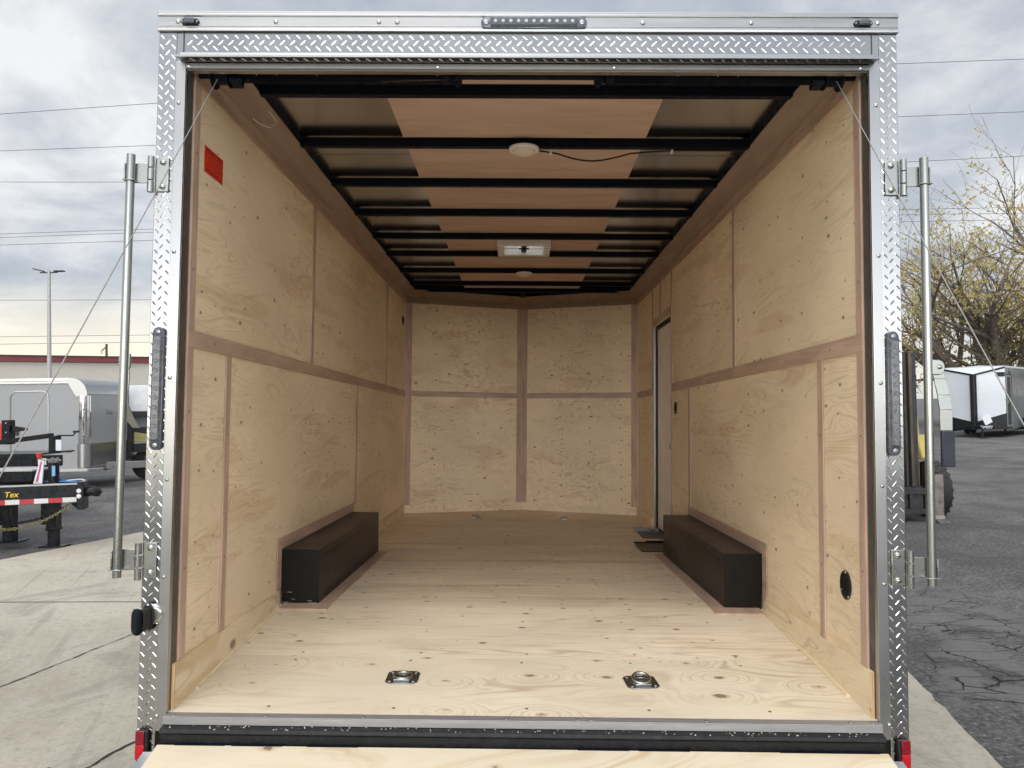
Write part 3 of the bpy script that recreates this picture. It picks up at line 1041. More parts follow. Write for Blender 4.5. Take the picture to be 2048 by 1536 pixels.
def d_ring(x, y, tilt, zyaw=0.0):
    z = fz(y)
    sl = math.atan(0.083 / 1.2) if y < 1.2 else -0.007
    M = Matrix.Translation((x, y, z)) @ Matrix.Rotation(sl, 4, 'X') @ Matrix.Rotation(zyaw, 4, 'Z')
    m = MB()
    w2, h2, c = 0.061, 0.058, 0.016
    poly = [(-w2 + c, -h2), (w2 - c, -h2), (w2, -h2 + c), (w2, h2 - c), (w2 - c, h2), (-w2 + c, h2), (-w2, h2 - c), (-w2, -h2 + c)]
    m.prism(poly, 'z', 0.0, 0.004)
    n = 28
    # raised pan lip
    m.tube([(0.036 * math.cos(2 * math.pi * i / n), 0.034 * math.sin(2 * math.pi * i / n), 0.005) for i in range(n)], 0.0035, 8, closed=True)
    m.v = [tuple(M @ Vector(p)) for p in m.v]
    o = obj('tie_down', m, M_zincd, T, bev=0.001)
    m = MB()
    Rt = Matrix.Translation((0, -0.030, 0.0095)) @ Matrix.Rotation(tilt, 4, 'X') @ Matrix.Translation((0, 0.030, 0))
    n = 32
    m.tube([M @ (Rt @ Vector((0.031 * math.cos(2 * math.pi * i / n), 0.031 * math.sin(2 * math.pi * i / n), 0))) for i in range(n)], 0.0062, 10, closed=True)
    obj('ring', m, M_zinc, o)
    m = MB()
    m.box(-0.030, 0.030, -0.040, -0.028, 0.0042, 0.0105, M)
    m.box(-0.020, 0.020, -0.018, 0.022, 0.0042, 0.0075, M)
    obj('ring_clamp', m, M_zinc, o, bev=0.003)
    for a in (-1, 1):
        for b in (-1, 1):
            m = MB()
            m.lathe(M @ Vector((a * 0.044, b * 0.042, 0.004)), (0, 0, 1), [(0.007, 0), (0.006, 0.003), (0.002, 0.004)], 12)
            obj('bolt', m, M_zinc, o)


d_ring(-0.448, 0.318, 0.0)
d_ring(0.451, 0.300, RAD(15), 0.10)
d_ring(-0.441, 4.90, 0.3)
d_ring(0.438, 4.86, 0.05)

# ---- rear frame
for sx in (-1, 1):
    m = MB()
    xs = sorted((sx * 1.236, sx * 1.300))
    m.box(xs[0], xs[1], 0.0, 0.075, 0.425, 2.957)
    cp = obj('corner_post', m, M_tread, T, smooth=False, bev=0.002)
    m = MB()
    m.treads((xs[0], 0.0, 0.43), (1, 0, 0), (0, 0, 1), (0, -1, 0), 0.064, 2.52, pu=0.0205)
    obj('tread_bars', m, M_treads, cp, fix=False, smooth=False)
    m = MB()
    xs = sorted((sx * 1.2, sx * 1.2355))
    m.box(xs[0], xs[1], -0.005, 0.004, 0.535, 2.849)
    xs = sorted((sx * 1.2, sx * 1.204))
    m.box(xs[0], xs[1], 0.0045, 0.02, 0.535, 2.825)
    tr = obj('door_trim', m, M_alu, T, smooth=False, bev=0.0015)
    m = MB()
    xs = sorted((sx * 1.199, sx * 1.2355))
    m.box(xs[0], xs[1], 0.0205, 0.0595, 0.56, 2.985)
    obj('door_jamb', m, M_seal, T, smooth=False)
    for z in (0.585, 1.05, 1.38, 1.73, 2.17, 2.70):
        m = MB()
        m.lathe((sx * (1.232 if z < 1 else 1.222), -0.005, z), (0, -1, 0), [(0.0075, 0), (0.0065, 0.003), (0.003, 0.0045), (0.0, 0.005)], 14)
        obj('screw', m, M_zinc, tr)
# header of tread plate with a drip shelf and the smooth strip below
m = MB()
m.box(-1.2355, 1.2355, 0.001, 0.06, 2.8505, 2.957)
hp = obj('header_plate', m, M_tread, T, smooth=False)
m = MB()
m.treads((-1.20, 0.001, 2.884), (0, 0, 1), (1, 0, 0), (0, -1, 0), 0.073, 2.40, pu=0.0215, L=0.028, W=0.0056, H=0.0005)
obj('tread_bars', m, M_treads, hp, fix=False, smooth=False)
for sx in (-1, 1):
    m = MB()
    q = sorted((sx * 1.210, sx * 1.214))
    m.box(q[0], q[1], -0.0012, 0.0009, 2.88, 2.957)
    obj('seam', m, M_seal, hp, smooth=False)
m = MB()
m.prism([(0.0, 2.858), (-0.052, 2.850), (-0.052, 2.8435), (-0.0505, 2.8435), (-0.050, 2.8475), (0.0, 2.8545)], 'x', -1.222, 1.222)
m.prism([(0.0, 2.858), (0.0, 2.884), (-0.004, 2.882), (-0.0055, 2.8595)], 'x', -1.222, 1.222)
dr = obj('drip_rail', m, M_alu, T, smooth=False)
m = MB()
x = -1.19
m.treads((-1.20, -0.006, 2.8487), (0, -1, 0.14), (1, 0, 0), (0, 0, -1), 0.042, 2.40, pu=0.021, L=0.026, H=0.0018)
obj('tread_bars', m, M_treads, dr, fix=False, smooth=False)
m = MB()
m.box(-1.1995, 1.1995, -0.005, 0.004, 2.824, 2.8435)
m.box(-1.1995, 1.1995, 0.0045, 0.0335, 2.821, 2.8265)
ht = obj('door_trim', m, M_alu, T, smooth=False, bev=0.0015)
for x in (-1.19, -0.31, 0.31, 1.17):
    m = MB()
    m.lathe((x, -0.005, 2.833), (0, -1, 0), [(0.0065, 0), (0.0055, 0.003), (0.0, 0.0045)], 14)
    obj('screw', m, M_zinc, ht)
m = MB()
m.box(-1.1985, 1.1985, 0.0205, 0.0335, 2.8268, 2.984)
obj('header_board', m, M_seal, T, smooth=False)
# top cap extrusion with ribs
m = MB()
m.prism([(0.07, 2.9575), (-0.010, 2.9575), (-0.012, 2.966), (-0.006, 2.9685), (-0.006, 2.975), (-0.008, 2.9765), (-0.006, 2.978),
         (-0.006, 3.010), (-0.011, 3.013), (-0.011, 3.019), (-0.007, 3.022), (-0.007, 3.030), (0.0, 3.034), (0.07, 3.036)], 'x', -1.303, 1.303)
cap = obj('top_cap', m, M_alud, T, smooth=False, bev=0.001)
for x in (-1.232, -0.885, -0.52, -0.155 - .3, 0.41, 0.79, 1.232):
    m = MB()
    m.lathe((x, -0.006, 2.993 if abs(x) > .5 else 2.992), (0, -1, 0), [(0.0085, 0), (0.0075, 0.003), (0.003, 0.005), (0.0, 0.0055)], 14)
    obj('screw', m, M_zinc, cap)


def led_bar(name, c, L, H, horizontal, lens, led, count, depth=0.018, dot=0.0062):
    """long marker lamp with rounded ends, raised lens and a row of chips"""
    a = Vector((1, 0, 0)) if horizontal else Vector((0, 0, 1))
    b = Vector((0, 0, 1)) if horizontal else Vector((1, 0, 0))
    c = Vector(c)

    def outline(l, h):
        r = h / 2
        pts = []
        for s_, e0 in ((1, -90), (-1, 90)):
            for i in range(9):
                t = RAD(e0 + 180 * i / 8)
                pts.append(a * (s_ * (l / 2 - r) + r * math.cos(t)) + b * (r * math.sin(t)))
        return pts
    m = MB()
    P = outline(L, H)
    n = len(P)
    rings = [[c + p for p in P], [c + p * 1.0 + Vector((0, -depth * 0.45, 0)) for p in P], [c + p * 0.97 + Vector((0, -depth * 0.55, 0)) for p in P]]
    vs = [q for R in rings for q in R]
    fs = [tuple(range(n)), tuple(range(2 * n, 3 * n))] + [(k * n + i, k * n + (i + 1) % n, (k + 1) * n + (i + 1) % n, (k + 1) * n + i) for k in range(2) for i in range(n)]
    m.add(vs, fs)
    o = obj(name, m, M_house if lens is M_lens else M_lensc, T)
    m = MB()
    l2, h2 = L - H * 1.55, H * 0.42
    m.add([c + a * (s1 * l2 / 2) + b * (s2 * h2) + Vector((0, -depth * 0.5, 0)) for s1, s2 in ((-1, -1), (1, -1), (1, 1), (-1, 1))] +
          [c + a * (s1 * (l2 / 2 - .004)) + b * (s2 * h2 * 0.72) + Vector((0, -depth, 0)) for s1, s2 in ((-1, -1), (1, -1), (1, 1), (-1, 1))],
          [(3, 2, 1, 0), (4, 5, 6, 7), (0, 1, 5, 4), (1, 2, 6, 5), (2, 3, 7, 6), (3, 0, 4, 7)])
    obj('lens', m, lens, o, bev=0.002)
    for i in range(count):
        t = (i + 0.5) / count - 0.5
        m = MB()
        m.lathe(c + a * (t * l2 * 0.97) + Vector((0, -depth, 0)), (0, -1, 0), [(dot, 0), (dot, 0.0006), (dot * 0.75, 0.0016), (dot * 0.55, 0.0008), (0.0, 0.0006)], 14)
        obj('led', m, led, o)
    for s_ in (-1, 1):
        m = MB()
        m.lathe(c + a * (s_ * (L / 2 - H * 0.42)) + Vector((0, -depth * 0.55, 0)), (0, -1, 0), [(H * 0.2, 0), (H * 0.19, 0.003), (H * 0.06, 0.004)], 14)
        obj('screw', m, M_zincd, o)
    return o


led_bar('light_bar', (0.027, -0.006, 2.9865), 0.372, 0.043, True, M_lensc, M_led, 11, 0.024)
led_bar('tail_light', (-1.262, -0.0025, 1.693), 0.425, 0.041, False, M_lens, M_ledd, 11, 0.024, 0.0085)
led_bar('tail_light', (1.262, -0.0025, 1.695), 0.425, 0.041, False, M_lens, M_ledd, 11, 0.024, 0.0085)
for sx, x in ((-1, -1.188), (1, 1.180)):
    m = MB()
    P = [(-.034, 0), (-.026, -.011), (.026, -.011), (.034, 0), (.026, .011), (-.026, .011)]
    m.prism([(x + u, 2.9905 + v) for u, v in P], 'y', -0.012, -0.0062)
    o = obj('marker_light', m, M_rubber, T, bev=0.002)
    m = MB()
    m.box(x - .018, x + .018, -0.024, -0.0122, 2.981, 3.001)
    obj('lens', m, M_lensc, o, bev=0.004)
    for s_ in (-1, 1):
        m = MB()
        m.lathe((x + s_ * .026, -0.012, 2.9905), (0, -1, 0), [(0.0045, 0), (0.003, 0.003)], 10)
        obj('screw', m, M_zinc, o)
for sx in (-1, 1):
    m = MB()
    xs = sorted((sx * 1.254, sx * 1.292))
    m.box(xs[0], xs[1], -0.018, -0.0025, 0.436, 0.540)
    o = obj('corner_light', m, M_rubber, T, bev=0.003)
    xs = sorted((sx * 1.263, sx * 1.293))
    for z0, z1, mm in ((0.4955, 0.541, M_red1), (0.447, 0.4945, M_red2)):
        m = MB()
        m.box(xs[0], xs[1], -0.024, -0.0182, z0, z1)
        obj('lens', m, mm, o, bev=0.002)

# cam-bar hardware: the swung-out lock bars on their hinge brackets
for sx in (-1, 1):
    m = MB()
    px = sx * 1.372
    m.cyl((px, -0.026, 1.050), (px, -0.026, 2.506), 0.0142, 24)
    LB = obj('lock_bar', m, M_zinc, T)
    for zc, zl, zh in ((2.442, 2.381, 2.503), (1.106, 1.045, 1.165)):
        m = MB()
        xs = sorted((sx * 1.248, sx * 1.294))
        m.box(xs[0], xs[1], -0.007, -0.0026, zl, zh)
        hb = obj('hinge_bracket', m, M_zinc, LB, bev=0.002)
        hz = (zh - zl) / 3
        for i in range(3):
            m = MB()
            m.cyl((sx * 1.306, -0.016, zl - .004 + i * (hz + .003)), (sx * 1.306, -0.016, zl - .006 + i * (hz + .003) + hz), 0.0115, 18)
            m2 = obj('knuckle', m, M_zinc, LB)
        m = MB()
        xs = sorted((sx * 1.308, sx * 1.372))
        m.box(xs[0], xs[1], -0.0145, -0.0105, zc - 0.033, zc + 0.037)
        xs = sorted((sx * 1.352, sx * 1.392))
        m.box(xs[0], xs[1], -0.045, -0.0105, zc - 0.031, zc - 0.0275)
        xs = sorted((sx * 1.387, sx * 1.392))
        m.box(xs[0], xs[1], -0.034, -0.0104, zc - 0.0275, zc + 0.033)
        obj('hinge_arm', m, M_zinc, LB, bev=0.0015)
        for z in (zl + 0.018, zh - 0.018):
            m = MB()
            m.lathe((sx * 1.268, -0.007, z), (0, -1, 0), [(0.011, 0), (0.0105, 0.003), (0.007, 0.006), (0.0, 0.0075)], 18)
            obj('bolt', m, M_zinc, LB)
    # lever handle hanging from the bar: pivot head, bent flat strap, grip
    m = MB()
    if sx > 0:
        path = [(1.402, 1.785), (1.413, 1.745), (1.424, 1.69), (1.428, 1.64), (1.427, 1.57), (1.430, 1.50), (1.430, 1.452)]
        wd = [.02, .02, .0215, .0215, .021, .021, .021]
        ydep = [-.02, -.022, -.025, -.029, -.030, -.03, -.03]
    else:
        path = [(-1.400, 1.790), (-1.394, 1.745), (-1.396, 1.69), (-1.398, 1.635), (-1.392, 1.59), (-1.380, 1.555)]
        wd = [.014, .014, .0145, .0155, .017, .013]
        ydep = [0.03, .03, .03, .035, .06, .09]
    pts = [Vector((x, y, z)) for (x, z), y in zip(path, ydep)]
    k = 5 if sx > 0 else 6
    for i in range(min(k, len(pts)) - 1):
        a, b = pts[i], pts[i + 1]
        t = Vector((0, 0.0028, 0))
        A0, A1, B0, B1 = a - Vector((wd[i], 0, 0)), a + Vector((wd[i], 0, 0)), b - Vector((wd[i + 1], 0, 0)), b + Vector((wd[i + 1], 0, 0))
        m.hexa([A0 - t, A1 - t, B1 - t, B0 - t], [A0 + t, A1 + t, B1 + t, B0 + t])
    hd = obj('handle', m, M_zinc, LB, bev=0.001)
    m = MB()
    a = pts[0]
    m.prism([(a.x + dx, a.z + dz_) for dx, dz_ in ((-.026, -.026), (.012, -.026), (.022, -.014), (.024, .004), (.018, .018), (.004, .024), (-.026, .024))] if sx > 0 else
            [(a.x + dx, a.z + dz_) for dx, dz_ in ((.026, -.026), (-.010, -.026), (-.014, -.01), (-.014, .012), (-.006, .022), (.004, .024), (.026, .024))],
            'y', a.y - 0.014, a.y - 0.004)
    obj('handle_hub', m, M_zinc, LB, bev=0.002)
    m = MB()
    m.lathe((a.x + sx * 0.006, a.y - 0.014, a.z), (0, -1, 0), [(0.009, 0), (0.008, 0.003), (0.004, 0.0045)], 14)
    obj('bolt', m, M_zinc, LB)
    if sx > 0:
        m = MB()
        m.box(1.408, 1.452, -0.040, -0.026, 1.448, 1.568)
        obj('grip', m, pmat('navy grip', (0.022, 0.026, 0.04), 0.5, var=.1), LB, bev=0.003)

# black plug with a flap on the left post
SO = MB()
n = 24
SO.prism([(-1.266 + 0.021 * math.cos(2 * math.pi * i / n), 0.915 + 0.048 * math.sin(2 * math.pi * i / n)) for i in range(n)], 'y', -0.020, -0.014)
so = obj('plug_socket', SO, M_rubber, T, bev=0.001)
m = MB()
m.lathe((-1.252, -0.0015, 0.925), (0, -1, 0), [(0.034, 0), (0.033, 0.008), (0.028, 0.012), (0.02, 0.0125)], 22)
obj('collar', m, M_zinc, so)
m = MB()
fc = Vector((-1.284, -0.058, 0.910))
fn = Vector((-0.62, -0.78, 0.0)).normalized()
fs_ = Vector((0, 0, 1)).cross(fn).normalized()
rings = []
for c, hw, hh in ((Vector((-1.266, -0.019, 0.915)), .019, .036), (fc - fn * .012, .021, .038), (fc - fn * .006, .024, .043), (fc + fn * .004, .024, .043), (fc + fn * .009, .019, .037)):
    rings.append([c + fs_ * (hw * math.copysign(abs(math.cos(t)) ** .6, math.cos(t))) + Vector((0, 0, hh * math.copysign(abs(math.sin(t)) ** .6, math.sin(t)))) for t in [2 * math.pi * i / 24 for i in range(24)]])
m.add([q for R_ in rings[:2] for q in R_], [(i, (i + 1) % 24, 24 + (i + 1) % 24, 24 + i) for i in range(24)])
obj('body', m, M_rubber, so)
m = MB()
m.add([q for R_ in rings[2:] for q in R_], [(k * 24 + i, k * 24 + (i + 1) % 24, k * 24 + 24 + (i + 1) % 24, k * 24 + 24 + i) for k in range(2) for i in range(24)] + [tuple(range(24))[::-1], tuple(range(48, 72))])
obj('flap', m, M_black, so)
for z in (0.873, 0.957):
    m = MB()
    m.lathe((-1.266, -0.020, z), (0, -1, 0), [(0.006, 0), (0.005, 0.002), (0.0, 0.0032)], 12)
    obj('screw', m, M_zinc, so)

# sill, bumper and hinges under the door opening
m = MB()
m.box(-1.1995, 1.1995, -0.028, 0.0115, 0.5885, 0.5925)
m.box(-1.1995, 1.1995, -0.0285, -0.0255, 0.566, 0.5884)
sl = obj('sill_trim', m, pmat('worn sill', (0.36, 0.355, 0.36), 0.5, 0.55, var=0.12, scale=9, stretch=(.5, 6, 6), grime=.15), T, smooth=False, bev=0.001)
for x in (-1.17, -0.86, -0.53, -0.05, 0.19, 0.235, 0.62, 1.10, 1.175):
    m = MB()
    m.lathe((x, -0.012, 0.5925), (0, 0, 1), [(0.0065, 0), (0.0055, 0.002), (0.0, 0.003)], 12)
    obj('screw', m, M_zinc, sl)
m = MB()
m.prism([(0.011, 0.5880), (-0.025, 0.5880), (-0.025, 0.5655), (-0.052, 0.560), (-0.056, 0.548), (-0.050, 0.543), (-0.044, 0.541), (-0.044, 0.455), (-0.02, 0.44), (0.06, 0.44), (0.06, 0.57)], 'x', -1.2, 1.2)
bu = obj('rear_bumper', m, M_bumper, T, smooth=False, bev=0.002)
for xc in (-0.87, -0.62, -1.06, 0.27, 0.47, 0.93, 1.09):
    m = MB()
    m.box(xc - 0.085, xc + 0.085, -0.062, -0.0445, 0.500, 0.514)
    m.cyl((xc - .085, -0.058, 0.507), (xc + .085, -0.058, 0.507), 0.009, 12)
    obj('ramp_hinge', m, M_black, bu, bev=0.002)
m = MB()
for _ in range(110):
    x = rnd.uniform(-1.18, 1.18)
    s_ = rnd.uniform(.0012, .0032)
    yy = rnd.uniform(-0.050, -0.029)
    zz = 0.5655 - (-0.025 - yy) / 0.027 * 0.0055
    m.lathe((x, yy, zz - .0005), (0, 0, 1), [(s_, 0), (s_ * .8, s_ * .8), (0, s_ * 1.1)], 6)
gr = obj('grit', m, pmat('pale grit', (0.5, 0.47, 0.40), 0.8), bu)
gr['kind'] = 'stuff'

# ramp: plywood deck in an aluminium frame sloping to the ground
RA, RB = Vector((0, -0.062, 0.514)), Vector((0, -2.18, -0.045))
rd = (RB - RA).normalized()
rn = Vector((0, -rd.z, rd.y)) * -1
if rn.z < 0:
    rn = -rn


def ramp_pt(x, s_, h):
    p = RA + rd * s_ + rn * h
    return (x, p.y, p.z)


RL = (RB - RA).length
m = MB()
m.hexa([ramp_pt(-1.2, 0, -.02), ramp_pt(1.2, 0, -.02), ramp_pt(1.2, RL, -.02), ramp_pt(-1.2, RL, -.02)],
       [ramp_pt(-1.2, 0, 0), ramp_pt(1.2, 0, 0), ramp_pt(1.2, RL, 0), ramp_pt(-1.2, RL, 0)])
rampo = obj('ramp_door', m, M_ramp, T, smooth=False)
for sx in (-1, 1):
    m = MB()
    a, b = sorted((sx * 1.2005, sx * 1.232))
    m.hexa([ramp_pt(a, 0.03, -.05), ramp_pt(b, 0.03, -.05), ramp_pt(b, RL, -.05), ramp_pt(a, RL, -.05)],
           [ramp_pt(a, 0.03, -.004), ramp_pt(b, 0.03, -.004), ramp_pt(b, RL, -.004), ramp_pt(a, RL, -.004)])
    obj('ramp_frame', m, M_alud, rampo, smooth=False)
    m = MB()
    s1 = 1.72
    p = Vector(ramp_pt(sx * 1.2385, s1, 0))
    m.prism([(p.y - .06, p.z - .03), (p.y + .06, p.z - .03), (p.y + .02, 0.30), (p.y - .02, 0.30)], 'x', p.x - .004, p.x + .004)
    obj('cable_bracket', m, M_zinc, rampo, bev=0.001)

# spring assist: shaft, two coil springs, cable drums, cables to the ramp
YS, ZS = 0.088, 2.842
m = MB()
m.cyl((-1.19, YS, ZS), (1.19, YS, ZS), 0.0125, 14)
obj('spring_shaft', m, M_black, T)
for sx, xa, xb in ((-1, -1.045, -0.245), (1, 0.262, 1.045)):
    m = MB()
    turns, r = 118, 0.0265
    P = []
    for i in range(turns * 8):
        t = i / (turns * 8 - 1)
        a = 2 * math.pi * turns * t
        P.append((xa + (xb - xa) * t, YS + r * math.cos(a), ZS + r * math.sin(a)))
    m.tube(P, 0.0027, 5)
    sp_ = obj('coil_spring', m, M_black, T)
    m = MB()
    xi = xb if sx < 0 else xa
    m.cyl((xi - .012, YS, ZS), (xi + .012, YS, ZS), 0.030, 18)
    m.cyl((xi, YS - .01, ZS - .042), (xi, YS, ZS), 0.009, 12)
    m.cyl((xi + sx * .03, YS, ZS), (xi + sx * .055, YS, ZS), 0.029, 18)
    obj('spring_anchor', m, M_black, sp_)
    for k in range(1, 11):
        m = MB()
        x = xa + (xb - xa) * k / 11
        m.lathe((x, YS - .0290, ZS - .008 + rnd.uniform(-.006, .01)), (0, -1, 0), [(.0018, 0), (.001, .0016)], 6)
        obj('paint_dot', m, M_white, sp_)
    m = MB()
    xd = sx * 1.112
    m.lathe((xd - sx * .035, YS, ZS), (sx, 0, 0), [(0.046, 0), (0.046, 0.005), (0.034, 0.008), (0.034, 0.05), (0.05, 0.056), (0.05, 0.062), (0.02, 0.064)], 28)
    m.box(min(xd - sx * .075, xd - sx * .04), max(xd - sx * .075, xd - sx * .04), YS - .03, YS + .03, ZS - .036, ZS + .06)
    m.cyl((xd - sx * .085, YS - .02, ZS - .026), (xd - sx * .04, YS - .02, ZS - .026), 0.01, 10)
    obj('cable_drum', m, M_black, T, bev=0.001)
    m = MB()
    top = Vector((sx * 1.11, YS - .035, ZS - .03))
    bot = Vector((sx * 1.244, -1.74, 0.296))
    P = [top.lerp(bot, i / 10) - Vector((0, 0, 0.012 * math.sin(math.pi * i / 10))) for i in range(11)]
    m.tube(P, 0.0017, 8)
    obj('ramp_cable', m, M_cable, T)

# outside skin, underbody, wheels
for sx in (-1, 1):
    m = MB()
    xs = sorted((sx * 1.270, sx * 1.296))
    m.box(xs[0], xs[1], 0.0755, 3.40 if sx > 0 else LW, 0.45, 2.985)
    if sx > 0:
        m.box(xs[0], xs[1], 3.40, LW, 0.45, 2.985)
    obj('side_skin', m, M_skin, T, smooth=False)
m = MB()
m.slab((-1.296, LW), (0.01, APEX + .12), 0.0, 1.42, 0.45, 2.985, -0.012, 0.012)
m.slab((0.01, APEX + .12), (1.296, LW), 0.0, 1.40, 0.45, 2.985, -0.012, 0.012)
obj('nose_skin', m, M_skin, T, smooth=False)
m = holed(-1.30, 1.30, 0.08, LW, 2.999, 3.03)
obj('roof_skin', m, M_skin, T, smooth=False)
m = MB()
for x in (-1.0, 1.0):
    m.box(x - .04, x + .04, 0.07, LW, 0.43, 0.565)
for y in (0.3, 1.0, 3.2, 4.0, 5.0):
    m.box(-0.959, 0.959, y, y + .05, 0.45, 0.56)
m.box(-0.05, 0.05, LW, 6.9, 0.42, 0.5)
obj('chassis', m, M_black, T, smooth=False)
for sx in (-1, 1):
    for y in (1.62, 2.40):
        m = MB()
        gz = 0.026 * sx * 1.12 + 0.025 * y
        m.lathe((sx * 1.02, y, gz + .345), (sx, 0, 0), [(0.20, 0), (0.33, 0.005), (0.345, 0.04), (0.345, 0.17), (0.33, 0.20), (0.20, 0.205)], 30)
        wh = obj('wheel', m, M_tyre, T)
        m = MB()
        m.lathe((sx * 1.16, y, gz + .345), (sx, 0, 0), [(0.199, 0), (0.199, 0.05), (0.12, 0.03), (0.06, 0.06), (0.0, 0.065)], 26)
        obj('rim', m, M_alud, wh)

# ------------------------------------------------------------------ left of the trailer
M_paintg = pmat('pale grey paint', (0.33, 0.335, 0.345), 0.38, var=0.015, scale=1, rvar=0.02, spec=0.4)
M_blackp = pmat('gloss black paint', (0.008, 0.0095, 0.012), 0.30, var=0.2, scale=8, spec=0.25)
M_chrome = pmat('polished steel', (0.85, 0.86, 0.87), 0.06, 1.0, var=0.04, scale=7, rvar=0.03, bmp=0.08, bscale=4)
M_wallb = pmat('warehouse wall', (0.50, 0.475, 0.43), 0.75, var=0.05, scale=0.4)
M_fascia = pmat('maroon fascia', (0.16, 0.022, 0.025), 0.45, var=0.12, scale=0.8)
M_fasciad = pmat('roof edge', (0.06, 0.022, 0.022), 0.6, var=0.1)
M_yel = pmat('yellow lettering', (0.82, 0.58, 0.02), 0.5, var=0.03)
M_wht = pmat('white reflective tape', (0.68, 0.68, 0.67), 0.4, var=0.05, scale=30)
M_rdt = pmat('red reflective tape', (0.48, 0.02, 0.035), 0.4, var=0.1, scale=30)
M_blue = pmat('blue strap', (0.06, 0.22, 0.52), 0.6, var=0.15, scale=30)
M_bluel = pmat('blue label', (0.18, 0.42, 0.68), 0.5, var=0.1, scale=30)
M_pink = pmat('pink streamer', (0.55, 0.05, 0.16), 0.5, var=0.2, scale=30)
M_goldz = pmat('yellow zinc', (0.24, 0.21, 0.10), 0.4, 0.7, var=0.3, scale=40)
M_redp = pmat('red paint', (0.55, 0.035, 0.02), 0.35, var=0.05, coat=0.3)
M_galvp = pmat('galvanised pole', (0.44, 0.44, 0.43), 0.55, 0.3, var=0.06)
M_dark = pmat('dark metal', (0.03, 0.031, 0.034), 0.5, var=0.2)
M_wood = pmat('weathered wood pole', (0.10, 0.075, 0.055), 0.85, var=0.25, scale=4)

# warehouse with a maroon roof band
B = thing('warehouse', 'long low pale warehouse with a maroon band along its roof edge', 'building', (-41.26, 57.43, 0), math.atan2(5.6, 9.265))
m = MB()
m.box(-30, 34, 0.0, 22, 0, 5.75)
obj('wall', m, M_wallb, B, smooth=False)
m = MB()
m.box(-30.2, 34.2, -0.25, 22.2, 5.77, 6.17)
obj('roof_band', m, M_fascia, B, smooth=False)
m = MB()
m.box(-30.25, 34.25, -0.30, 22.25, 6.172, 6.31)
obj('roof_edge', m, M_fasciad, B, smooth=False)
for x in (3.2, 11.0):
    m = MB()
    m.box(x, x + 3.2, -0.04, 0.05, 0.0, 3.4)
    obj('door', m, pmat('warehouse door', (0.36, 0.35, 0.33), 0.6), B, smooth=False)

# twin-headed lamp post
L = thing('lamp_post', 'tall pale steel lamp post with two flat black heads rising before the warehouse', 'lamp post', (-27.98, 42.43, 0))
m = MB()
m.tube([(0, 0, 0), (0, 0, 5), (0, 0, 10.15)], [0.145, 0.12, 0.085], 10)
obj('pole', m, M_galvp, L)
m = MB()
m.tube([(-0.55, 0, 10.02), (0, 0, 10.0), (0.5, 0, 10.02)], 0.035, 6)
obj('arm', m, M_dark, L)
for sx in (-1, 1):
    m = MB()
    m.hexa([(sx * 0.32, -.16, 10.05), (sx * 0.92, -.16, 10.14 - sx * 0.08), (sx * 0.92, .16, 10.14 - sx * 0.08), (sx * 0.32, .16, 10.05)],
           [(sx * 0.32, -.14, 10.13), (sx * 0.90, -.14, 10.20 - sx * 0.08), (sx * 0.90, .14, 10.20 - sx * 0.08), (sx * 0.32, .14, 10.13)])
    obj('lamp_head', m, M_dark, L, bev=0.01)

# distant utility pole
U = thing('utility_pole', 'short brown utility pole with a slanting arm showing over the warehouse roof', 'utility pole', (-54.57, 97.43, 0))
m = MB()
m.tube([(0, 0, 0), (0, 0, 10.58)], [0.2, 0.15], 8)
obj('pole', m, M_wood, U)
m = MB()
m.tube([(-0.75, 0, 9.6), (0.0, 0, 10.25)], 0.07, 6)
obj('arm', m, M_wood, U)
m = MB()
m.tube([(-0.6, 0, 9.3), (-0.72, 0, 9.72)], 0.09, 8)
obj('insulator', m, M_galvp, U)

# overhead wires: (depth, z = a x^2 + b x + c)
WIRES = [
    (40.0, -0.000324, 0.031824, 19.896, 'topmost overhead wire, crossing the sky well above all the others'),
    (42.0, 0.000047, 0.016962, 17.749, 'second overhead wire from the top of the sky'),
    (44.0, 0.000461, 0.004791, 15.705, 'third overhead wire down, level with the upper left hinge bracket'),
    (50.0, -0.000109, 0.005659, 14.553, 'upper wire of the close set of three overhead wires'),
    (50.5, -0.000166, 0.003385, 14.415, 'middle wire of the close set of three overhead wires'),
    (51.0, -0.000105, 0.004601, 13.958, 'lowest wire of the close set of three overhead wires'),
    (54.0, 0.00022, -0.002237, 9.736, 'single overhead wire crossing just under the lamp post heads'),
    (58.0, -0.000087, -0.013334, 7.397, 'overhead wire second lowest above the warehouse roof'),
    (58.5, -0.000168, -0.016926, 6.833, 'overhead wire lowest of all, close above the warehouse roof'),
]
M_wire = pmat('black wire', (0.035, 0.036, 0.04), 0.6, var=0.05)
for y, a, b, c, lab in WIRES:
    m = MB()
    m.tube([(x, y, a * x * x + b * x + c) for x in range(-66, 67, 3)], 0.015 if y < 53 else 0.017, 5)
    tag(obj('overhead_wire', m, M_wire), lab, 'wire', 'overhead wires across the sky')

